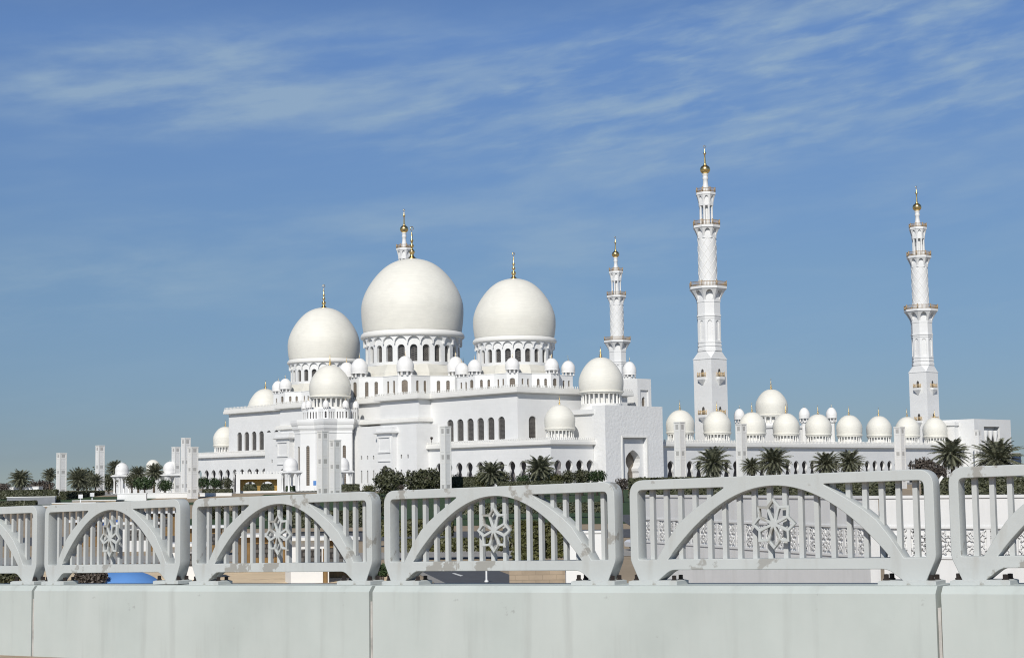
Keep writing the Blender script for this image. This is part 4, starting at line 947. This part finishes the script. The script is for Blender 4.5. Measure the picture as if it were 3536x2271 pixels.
for px, Y, wd, ht, lb, mk in ((700, 150, 3.2, 2.6, 'brown timber booth at left behind the smallest railing panel', 'wood'), (905, 128, 3.4, 2.7, 'brown booth behind the scarred railing panel star', 'wood'), (1060, 112, 2.6, 2.9, 'white booth with brown door behind the scarred railing panel', 'white'), (1150, 118, 2.4, 2.7, 'brown booth nearest the dark bushes', 'wood'), (640, 118, 2.6, 2.4, 'white booth at left near the blue canopy', 'white'),
                              (300, 170, 3.0, 2.5, 'brown booth seen through the leftmost fins', 'wood'), (470, 160, 3.4, 2.6, 'white booth right behind the small star medallion', 'white'), (560, 190, 3.0, 2.6, 'dark booth farthest back at left', 'wood'), (3420, 135, 5, 3.4, 'white flat roofed booth above the sunlit wall at right', 'white'), (2420, 165, 5, 3.0, 'white booth above the grey ramp wall', 'white')):
    booth(px, Y, wd, ht, lb, M[mk])
M['carw'] = mat('white_car_paint', (0.72, 0.72, 0.72), 0.25); M['card'] = mat('dark_car_paint', (0.05, 0.05, 0.06), 0.25); M['carb'] = mat('blue_car_paint', (0.05, 0.12, 0.4), 0.25); M['tyre'] = mat('tyre_rubber', (0.02, 0.02, 0.02), 0.9)
def car():
    rt = root('parked_car', (0, 0, 0), 0, 'x', 'car', 'cars parked behind the railing'); g = MB()
    side = [(-2.15, 0.35), (-2.2, 0.75), (-1.9, 0.95), (-1.3, 1.0), (-0.75, 1.45), (0.75, 1.48), (1.45, 1.02), (2.1, 0.92), (2.2, 0.6), (2.15, 0.35)]
    a = [(x, -0.85 if z < 1.1 else -0.66, z) for x, z in side]; b = [(x, 0.85 if z < 1.1 else 0.66, z) for x, z in side]
    g.face(a); g.face(b[::-1])
    for i in range(len(side)): j = (i + 1) % len(side); g.face([a[i], b[i], b[j], a[j]])
    g.build('body', M['carw'], rt)
    g = MB()
    for sy in (-1, 1): g.face([(-1.0, sy * 0.80, 1.04), (1.15, sy * 0.80, 1.04), (0.66, sy * 0.685, 1.40), (-0.66, sy * 0.685, 1.40)])
    g.face([(-1.32, -0.62, 1.04), (-1.32, 0.62, 1.04), (-0.84, 0.58, 1.42), (-0.84, -0.58, 1.42)]); g.face([(1.43, -0.62, 1.07), (1.43, 0.62, 1.07), (0.83, 0.58, 1.46), (0.83, -0.58, 1.46)]); g.build('window', M['pane'], rt)
    for sx in (-1.35, 1.35):
        for sy in (-1, 1): g = MB(); g.tube([(sx, sy * 0.62, 0.33), (sx, sy * 0.88, 0.33)], 0.33, n=14); g.build('wheel', M['tyre'], rt)
    return rt
c0 = car()
for i, (px, Y, rz, mk, lb) in enumerate(((2240, 150, 0.3, 'carw', 'white parked car above the ramp wall, leftmost of the right group'), (2330, 150, 0.3, 'card', 'dark parked car second from left above the ramp wall'), (2500, 140, 0.2, 'card', 'dark parked car in front of the white booth'), (2900, 135, 0.1, 'carw', 'white parked car above the wall corner'), (3300, 128, 0.1, 'card', 'dark parked car by the right white booth'), (390, 200, 0.4, 'carb', 'blue parked car seen through the small left railing panel'))):
    o = c0 if i == 0 else copy_tree(c0); p = at(px, 1700, Y); o.location = (p.x, Y, gz(Y) + 0.04); o.rotation_euler = (0, 0, rz); o['label'] = lb
    if mk != 'carw':
        for ch in o.children:
            if ch.name.startswith('body'): ch.data = ch.data.copy(); ch.data.materials[0] = M[mk]
hp_ = root('white_hoop', (at(3222, 1700, 105).x, 105, -6.5), 0.1, 'white curved hoop posts seen in the gap between the two right railing panels', 'hoop')
zt_ = at(3222, 1645, 105).z + 6.5
for sx in (-0.35, 0.35): g = MB(); g.tube([(sx, 0, 0), (sx, 0, zt_ - 0.9), (sx * 1.2, 0, zt_ - 0.3), (sx * 1.9, 0, zt_)], 0.10, n=8); g.build('post', M['white'], hp_)

# ================================================================== PLANTS
def palm_meshes(seed, th, cr, nf=96, up=0.9):
    R = random.Random(seed); t = MB(); bend = (R.uniform(-0.25, 0.25), R.uniform(-0.25, 0.25))
    t.tube([(bend[0] * (i / 6) ** 2, bend[1] * (i / 6) ** 2, th * i / 6) for i in range(7)], 0.34, 0.25, n=10)
    for k in range(10):
        z = th * (0.75 + 0.25 * k / 10); a = k * 2.4; t.tube([(bend[0] + 0.22 * cos(a), bend[1] + 0.22 * sin(a), z - 0.25), (bend[0] + 0.42 * cos(a), bend[1] + 0.42 * sin(a), z + 0.12)], 0.09, 0.05, n=5)
    c = MB(); top = Vector((bend[0], bend[1], th))
    for f in range(nf):
        q = f / nf; az = f * 2.39996 + R.uniform(-0.2, 0.2); el = radians(86 - 150 * q ** 0.85 + R.uniform(-8, 8)); L = cr * (0.82 + 0.3 * sin(pi * min(1, q + 0.15))) * R.uniform(0.88, 1.1)
        hd = Vector((cos(az), sin(az), 0)); sd_ = Vector((-sin(az), cos(az), 0)); P_ = [top + hd * 0.15]; dirs = []
        droop = R.uniform(0.75, 1.15) * (0.55 + 0.5 * up)
        N = 9
        for i in range(N):
            e_ = el - droop * (i / N) ** 1.5 * (1.0 if el > 0 else 0.5); dv = hd * cos(e_) + Vector((0, 0, sin(e_))); dirs.append(dv); P_.append(P_[-1] + dv * L / N)
        for i in range(N):
            u = sd_ * 0.035 * (1 - i / N * 0.6); c.face([P_[i] - u, P_[i] + u, P_[i + 1] + u * 0.8, P_[i + 1] - u * 0.8])
        nl = 24
        for j in range(2, nl):
            t_ = j / nl; k = min(N - 1, int(t_ * N)); fr = t_ * N - k; p = P_[k].lerp(P_[k + 1], fr); dv = dirs[k]; nrm = sd_.cross(dv)
            ll = cr * 0.20 * (0.35 + 0.9 * sin(pi * t_ ** 0.8)) * R.uniform(0.8, 1.15)
            for sg in (-1, 1):
                ld = (sd_ * sg * 0.72 + dv * 0.62 + nrm * R.uniform(0.05, 0.38)).normalized(); wv = dv * 0.062
                c.face([p - wv, p + wv, p + ld * ll * 0.6 + wv * 0.75 - Vector((0, 0, 0.02 * ll)), p + ld * ll - Vector((0, 0, 0.12 * ll))])
    return t.mesh('trunk', M['trunk']), c.mesh('crown', M['palm'])
PM = {}
def palm(px, pyc, Y, width, label, kind=0, zbase=None, group='date palms round the mosque'):
    """px,pyc: middle of the crown in the photo; width: crown width in photo pixels"""
    p = at(px, pyc + 5, Y); cr0 = 3.0; sc = width / FPX * Y / 2 / (cr0 * 1.0); zg = gz(Y) if zbase is None else zbase
    th = max(1.2, (p.z - zg) / sc); key = (kind, round(th * 2) / 2)
    if key not in PM: PM[key] = palm_meshes(11 + kind * 7 + int(key[1] * 10), key[1], cr0, 100, 0.95 if kind == 0 else 0.6)
    rt = root('date_palm', (p.x, Y, zg - 0.05), (px * 0.37) % 6.28, label, 'palm tree', group); rt.scale = (sc, sc, (p.z - zg) / key[1])
    rt.scale = (sc, sc, sc)
    rt.location.z = p.z - key[1] * sc
    link('trunk', PM[key][0], rt); link('crown', PM[key][1], rt)
def leaf_blob(seed, blobs, n, size, twigs=True, flat=0.0):
    R = random.Random(seed); c = MB(); tot = sum(b[3] * b[4] * b[5] for b in blobs)
    for (x, y, z, rx, ry, rz) in blobs:
        for i in range(int(n * rx * ry * rz / tot) + 20):
            v = Vector((R.gauss(0, 1), R.gauss(0, 1), R.gauss(0, 1))).normalized(); r = R.random() ** 0.28 * (1 + 0.16 * sin(5 * v.x + seed) * sin(4 * v.y + 2 * seed) + 0.12 * sin(9 * v.z + 7 * v.x))
            p = Vector((x + v.x * rx * r, y + v.y * ry * r, max(0.05, z + v.z * rz * r)))
            nn = (v * 0.6 + Vector((R.gauss(0, 1), R.gauss(0, 1), R.gauss(0, 1) + 0.3)) * 0.6).normalized(); u = nn.orthogonal().normalized(); w_ = nn.cross(u); a = R.uniform(0, 6.28); u, w_ = u * cos(a) + w_ * sin(a), w_ * cos(a) - u * sin(a); s_ = size * R.uniform(0.6, 1.3)
            c.face([p - u * s_, p - w_ * s_ * 0.55, p + u * s_, p + w_ * s_ * 0.55])
    return c
BM = {}
def bush(name, px, pyb, Y, wpx, hpx, mk, label, cat='shrub', seed=1, n=1500, group=None, trunk=0.0, zb=None, depth=0.8):
    """px,pyb: foot of the plant in the photo; wpx,hpx its width and height there"""
    p = at(px, pyb, Y); W = wpx / FPX * Y; H = hpx / FPX * Y
    rt = root(name, (p.x, Y, p.z), (px * 0.13) % 0.6 - 0.3, label, cat, group); R = random.Random(seed * 31 + int(px))
    h0 = H * trunk; blobs = []
    nb = 3 + int(W / H * 2)
    for i in range(nb):
        f = (i + 0.5) / nb * 2 - 1; rr = H * (1 - trunk) * R.uniform(0.36, 0.5)
        blobs.append((f * (W / 2 - rr * 0.9), R.uniform(-0.3, 0.3) * W * 0.2, h0 + (H - h0) * R.uniform(0.42, 0.56), max(rr, W / nb * 0.62), max(rr, W / nb * 0.6) * depth, (H - h0) * R.uniform(0.44, 0.52)))
    blobs.append((0, 0, h0 + (H - h0) * 0.5, W * 0.3, W * 0.25 * depth, (H - h0) * 0.5))
    c = leaf_blob(seed + int(px), blobs, n, max(0.13, min(0.34, W * 0.045)))
    c.build('crown', M[mk], rt)
    t = MB(); zg = gz(Y) - p.z
    for k in range(4):
        a = R.uniform(0, 6.28); t.tube([(0.1 * k - 0.15, 0, min(-0.1, zg)), (0.15 * cos(a), 0.15 * sin(a), H * 0.25), (W * 0.24 * cos(a), W * 0.2 * sin(a), H * 0.72)], 0.09 + 0.02 * H, 0.03, n=6)
    t.build('trunk', M['twig'], rt)
def hedge(px0, px1, Y, ytop, ybot, mk, label, thick=1.6, n=2600, zdrop=0.6, Y2=None):
    Y2 = Y if Y2 is None else Y2
    p0, p1 = at(px0, ybot, Y), at(px1, ybot, Y2); q = at(px0, ytop, Y); H = q.z - p0.z + zdrop; d = Vector((p1.x - p0.x, p1.y - p0.y, 0)); L = d.length
    rt = root('clipped_hedge', (p0.x, Y, p0.z - zdrop), atan2(d.y, d.x), label, 'hedge'); R = random.Random(int(px0 + ytop)); c = MB()
    s_ = max(0.16, min(0.34, H * 0.14)); n = int(n * 1.6)
    for i in range(n):
        f = R.random()
        if f < 0.55: p = (R.uniform(0, L), R.uniform(-0.12, 0.3), R.uniform(0, H)); nn = Vector((0, -1, 0.3))
        elif f < 0.85: p = (R.uniform(0, L), R.uniform(0, thick), H + R.gauss(0, 0.06)); nn = Vector((0, 0, 1))
        else: p = (R.choice((0, L)) + R.gauss(0, 0.06), R.uniform(0, thick), R.uniform(0, H)); nn = Vector((1, 0, 0))
        p = Vector(p); nn = (nn + Vector((R.gauss(0, 1), R.gauss(0, 1), R.gauss(0, 1))) * 0.6).normalized(); u = nn.orthogonal().normalized(); w_ = nn.cross(u); a = R.uniform(0, 6.28); u, w_ = u * cos(a) + w_ * sin(a), w_ * cos(a) - u * sin(a)
        c.face([p - u * s_, p - w_ * s_ * 0.6, p + u * s_, p + w_ * s_ * 0.6])
    c.box(0.3, L - 0.3, 0.35, thick - 0.2, 0, H - 0.3)
    c.build('foliage', M[mk], rt)

# left garden
for px, py, Y, wd, lb, kd in ((72, 1650, 420, 84, 'palm with arching fronds alone at the far left', 0), (172, 1635, 430, 58, 'thin palm just left of the leftmost pylon', 0), (268, 1650, 425, 92, 'broad drooping palm between the two left pylons', 1), (398, 1612, 480, 70, 'palm rising behind the left garden kiosk', 0), (478, 1632, 500, 72, 'palm right of the left garden kiosk', 0), (532, 1625, 470, 74, 'palm in front of the small cream dome', 1), (330, 1655, 440, 60, 'short palm hidden beside the second pylon', 1)):
    palm(px, py, Y, wd, lb, kd)
for px, yb, Y, wp, hp2, mk, lb, tr in ((140, 1700, 460, 110, 42, 'leaf_dry', 'dull brown bush mass behind the far left hut', 0.0), (300, 1702, 470, 120, 85, 'leaf_dark', 'dark tall tree mass behind the drooping left palm', 0.1), (12, 1702, 430, 60, 34, 'leaf_dry', 'reddish brown bush at the left edge', 0.0), (375, 1700, 500, 70, 70, 'leaf_dark', 'dark tree behind the left kiosk columns', 0.1), (500, 1698, 455, 90, 50, 'leaf_green', 'green shrub between the two left kiosks', 0.15), (455, 1698, 470, 60, 66, 'leaf_dark', 'dark tree right of the left kiosk', 0.2), (570, 1698, 458, 60, 45, 'leaf_green', 'green shrub under the second kiosk', 0.1),
                               (700, 1700, 455, 52, 52, 'leaf_green', 'small round tree under the left arcade arches, first', 0.3), (742, 1700, 455, 56, 50, 'leaf_green', 'small round tree under the left arcade arches, second', 0.3), (784, 1700, 455, 50, 52, 'leaf_dark', 'small round tree next to the gilded gate frame', 0.3)):
    bush('garden_tree' if tr else 'garden_shrub', px, yb, Y, wp, hp2, mk, lb, 'tree' if tr else 'shrub', 3, 1500, None, tr)
hedge(0, 195, 385, 1694, 1712, 'leaf_dark', 'dark clipped hedge along the far left terrace')
hedge(115, 200, 352, 1716, 1735, 'leaf_dark', 'short dark hedge left of the leftmost pylon')
hedge(228, 360, 380, 1698, 1722, 'leaf_dark', 'dark hedge running up to the second pylon', Y2=400)
hedge(0, 120, 335, 1732, 1752, 'leaf_dark', 'lowest dark hedge at the left edge of the terraces')
hedge(700, 800, 420, 1690, 1705, 'leaf_dark', 'dark hedge under the small round trees')
hedge(832, 950, 440, 1674, 1706, 'leaf_dark', 'dark hedge seen through the gilded arches')
hedge(988, 1016, 438, 1680, 1703, 'leaf_green', 'green hedge seen through the kiosk columns', n=900)
hedge(1020, 1137, 425, 1697, 1702, 'leaf_dark', 'thin dark hedge along the foot of the mihrab tower')
hedge(1180, 1238, 420, 1674, 1697, 'leaf_dark', 'rounded dark hedge right of the shorter mihrab pylon', n=1200)
hedge(1240, 1330, 415, 1696, 1704, 'leaf_dark', 'low dark hedge before the big bushy tree')
# middle
bush('acacia_tree', 1345, 1712, 375, 115, 92, 'leaf_dark', 'big dark bushy tree left of the middle pylon', 'tree', 5, 3600, None, 0.12)
bush('acacia_tree', 1462, 1706, 385, 165, 84, 'leaf_dark', 'wide dark tree mass just left of the middle pylon', 'tree', 6, 4200, None, 0.1)
bush('garden_shrub', 1275, 1712, 360, 60, 42, 'leaf_olive', 'olive shrub left of the big bushy tree', 'shrub', 8, 1200)
bush('flowering_shrub', 1385, 1692, 350, 26, 22, 'leaf_dry', 'pale flowering shrub under the big bushy tree', 'shrub', 9, 500)
bush('garden_shrub', 1578, 1690, 380, 70, 52, 'leaf_dark', 'dark pointed shrub right of the middle pylon', 'shrub', 10, 1600)
hedge(1530, 1690, 378, 1650, 1678, 'leaf_dark', 'tall dark hedge left of the middle palm', n=3600)
palm(1695, 1630, 345, 108, 'palm in front of the lower arches, left one of the pair', 0)
bush('garden_shrub', 1668, 1676, 352, 66, 46, 'leaf_olive', 'olive shrub behind the left palm of the middle pair', 'shrub', 12, 1500)
bush('garden_shrub', 1738, 1676, 350, 60, 50, 'leaf_olive', 'yellowish shrub right of the left middle palm', 'shrub', 13, 1400)
palm(1868, 1612, 350, 112, 'dense palm before the corner of the lower arcade', 0)
for px, yb, wp, hp2, mk, lb in ((1808, 1664, 50, 34, 'leaf_green', 'green shrub left of the dense corner palm'), (1868, 1668, 84, 62, 'leaf_dark', 'dark undergrowth beneath the dense corner palm'), (1918, 1664, 62, 36, 'leaf_olive', 'olive round shrub right of the dense corner palm'), (1962, 1662, 52, 46, 'leaf_dark', 'dark shrub under the second side arch'), (2010, 1660, 62, 48, 'leaf_dark', 'dark shrub under the third side arch'), (2062, 1656, 62, 42, 'leaf_green', 'bright green shrub by the portal corner')):
    bush('garden_shrub', px, yb + 8, 362, wp * 1.2, hp2, mk, lb, 'shrub', 15, 1400)
hedge(1720, 1945, 340, 1664, 1676, 'leaf_dark', 'long dark hedge under the middle palms', n=3600)
bush('dark_shrub', 2150, 1690, 300, 60, 40, 'leaf_dry', 'brown shrub in the gap between the two right railing panels', 'shrub', 20, 1200)
for px, lb in ((1688, 'white bollard under the left middle palm, left one'), (1718, 'white bollard under the left middle palm, right one'), (2011, 'white bollard below the green side shrubs'), (2052, 'white bollard nearest the portal corner')):
    p = at(px, 1655 if px > 1900 else 1672, 400); rt = root('white_bollard', (p.x, 400, gz(400)), 0, lb, 'bollard', 'white bollards before the mosque'); t_ = max(1.0, p.z - gz(400))
    g = MB(); g.lathe([(0.17, 0), (0.17, t_ - 0.5), (0.13, t_ - 0.15), (0.04, t_)], 0, 0, 10); g.build('post', M['white'], rt); g = MB(); g.lathe([(0.24, 0), (0.24, 0.2), (0.15, 0.25)], 0, 0, 10); g.build('base', M['white'], rt)
# right
for px, py, Y, wd, lb, kd in ((2462, 1592, 262, 128, 'broad grey green palm between the two pylons right of the portal', 0), (2676, 1588, 262, 124, 'tall palm with stiff upright fronds right of the second pylon', 0), (2594, 1606, 268, 78, 'smaller palm leaning against the tall stiff palm', 0), (2856, 1596, 262, 104, 'left palm of the touching pair before the arcade', 0), (2938, 1590, 262, 104, 'right palm of the touching pair before the arcade', 0), (3290, 1562, 250, 132, 'dark palm in front of the end block', 0), (3447, 1580, 250, 168, 'widest palm at the far right', 1)):
    palm(px, py, Y, wd, lb, kd)
bush('bare_shrub', 3190, 1640, 258, 100, 62, 'leaf_dry', 'leafless brown thicket left of the dark right palm', 'shrub', 21, 1600)
bush('bare_shrub', 3240, 1660, 240, 80, 60, 'leaf_dry', 'brown dry thicket under the dark right palm', 'shrub', 22, 1200)
for px0, px1, lb in ((2180, 2480, 'dark hedge behind the railing under the first right palm'), (2560, 2800, 'dark hedge behind the railing under the stiff palm'), (2820, 3100, 'dark hedge behind the railing under the touching palms'), (3200, 3536, 'dark hedge behind the railing at the right edge')):
    hedge(px0, px1, 215, 1655, 1690, 'leaf_dark', lb, n=2600, thick=2.5, zdrop=1.2)
# seen through the railing
for px0, px1, Y, yt, yb, mk, lb in ((1300, 1560, 160, 1800, 1830, 'leaf_olive', 'olive hedge behind the left half of the worn railing panel'), (1780, 1860, 118, 1812, 1900, 'leaf_olive', 'tall dark yellow clipped hedge right of the worn star'), (1868, 1940, 120, 1816, 1890, 'leaf_olive', 'second dark yellow clipped hedge by the white wall piece'), (1340, 1760, 140, 1866, 1880, 'leaf_olive', 'low yellowish hedge along the sandy verge'), (1000, 1250, 190, 1770, 1800, 'leaf_dark', 'dark hedge behind the booths'), (1560, 2080, 225, 1742, 1760, 'leaf_dark', 'dark hedge at the foot of the lawn')):
    hedge(px0, px1, Y, yt, yb, mk, lb, n=1800)
bush('low_shrub', 312, 2016, 98, 125, 48, 'leaf_dry', 'dark brown shrub left of the blue canopy', 'shrub', 25, 1500)
bush('low_shrub', 30, 2016, 98, 110, 50, 'leaf_dark', 'dark shrub at the left under the cut railing panel', 'shrub', 26, 1200)
bush('low_shrub', 1318, 1990, 96, 60, 40, 'leaf_green', 'green weeds under the foot between the two middle panels', 'shrub', 27, 700)
bush('garden_tree', 1290, 1800, 230, 120, 90, 'leaf_dark', 'dark tree behind the gap left of the worn panel', 'tree', 28, 2200, None, 0.1)
for i, (px, Y) in enumerate(((840, 210), (960, 230), (740, 240))): bush('garden_tree', px, 1800, Y, 110, 60, 'leaf_dark', ('dark tree behind the scarred panel, left part', 'dark tree behind the scarred panel star', 'dark tree left behind the booths')[i], 'tree', 30 + i, 1600, None, 0.15)

# small things that the photo shows: floodlight on the arcade roof, blue sign at the tower foot, white post by the service road
fl, FO_ = mroot('roof_floodlight', -26.4, -41.4, 'small dark floodlight on the parapet of the lower arcade left of the six arched windows', 'floodlight')
g = MB(FO_); g.tube([(-26.4, -41.4, 11.4), (-26.4, -41.4, 13.3)], 0.09, n=6); g.build('pole', M['steel'], fl)
g = MB(FO_); g.lathe([(0.12, 13.2), (0.38, 13.5), (0.42, 13.9), (0.2, 14.05)], -26.4, -41.4, 10, cap1=True); g.build('lamp_head', M['steel'], fl)
p = at(1087, 1667, 428); bs = root('blue_sign', (p.x, 428, gz(428)), 0.1, 'small square blue sign at the foot of the mihrab tower', 'sign'); zt_ = p.z - gz(428)
g = MB(); g.box(-0.4, 0.4, -0.05, 0.05, zt_ - 0.6, zt_ + 0.6); g.build('board', M['blue'], bs)
g = MB(); g.tube([(0, 0.1, 0), (0, 0.1, zt_)], 0.07, n=6); g.build('pole', M['white'], bs)
x_, y_ = gp(1680, 2008, -6.47); wp_ = root('white_post', (x_, y_, -6.47), 0, 'thin white post at the edge of the service road below the worn railing panel', 'post')
g = MB(); g.lathe([(0.07, 0.1), (0.06, 1.1), (0.03, 1.16)], 0, 0, 8, cap1=True); g.build('pole', M['white'], wp_); g = MB(); g.lathe([(0.14, 0), (0.14, 0.08), (0.07, 0.12)], 0, 0, 8); g.build('base', M['white'], wp_)
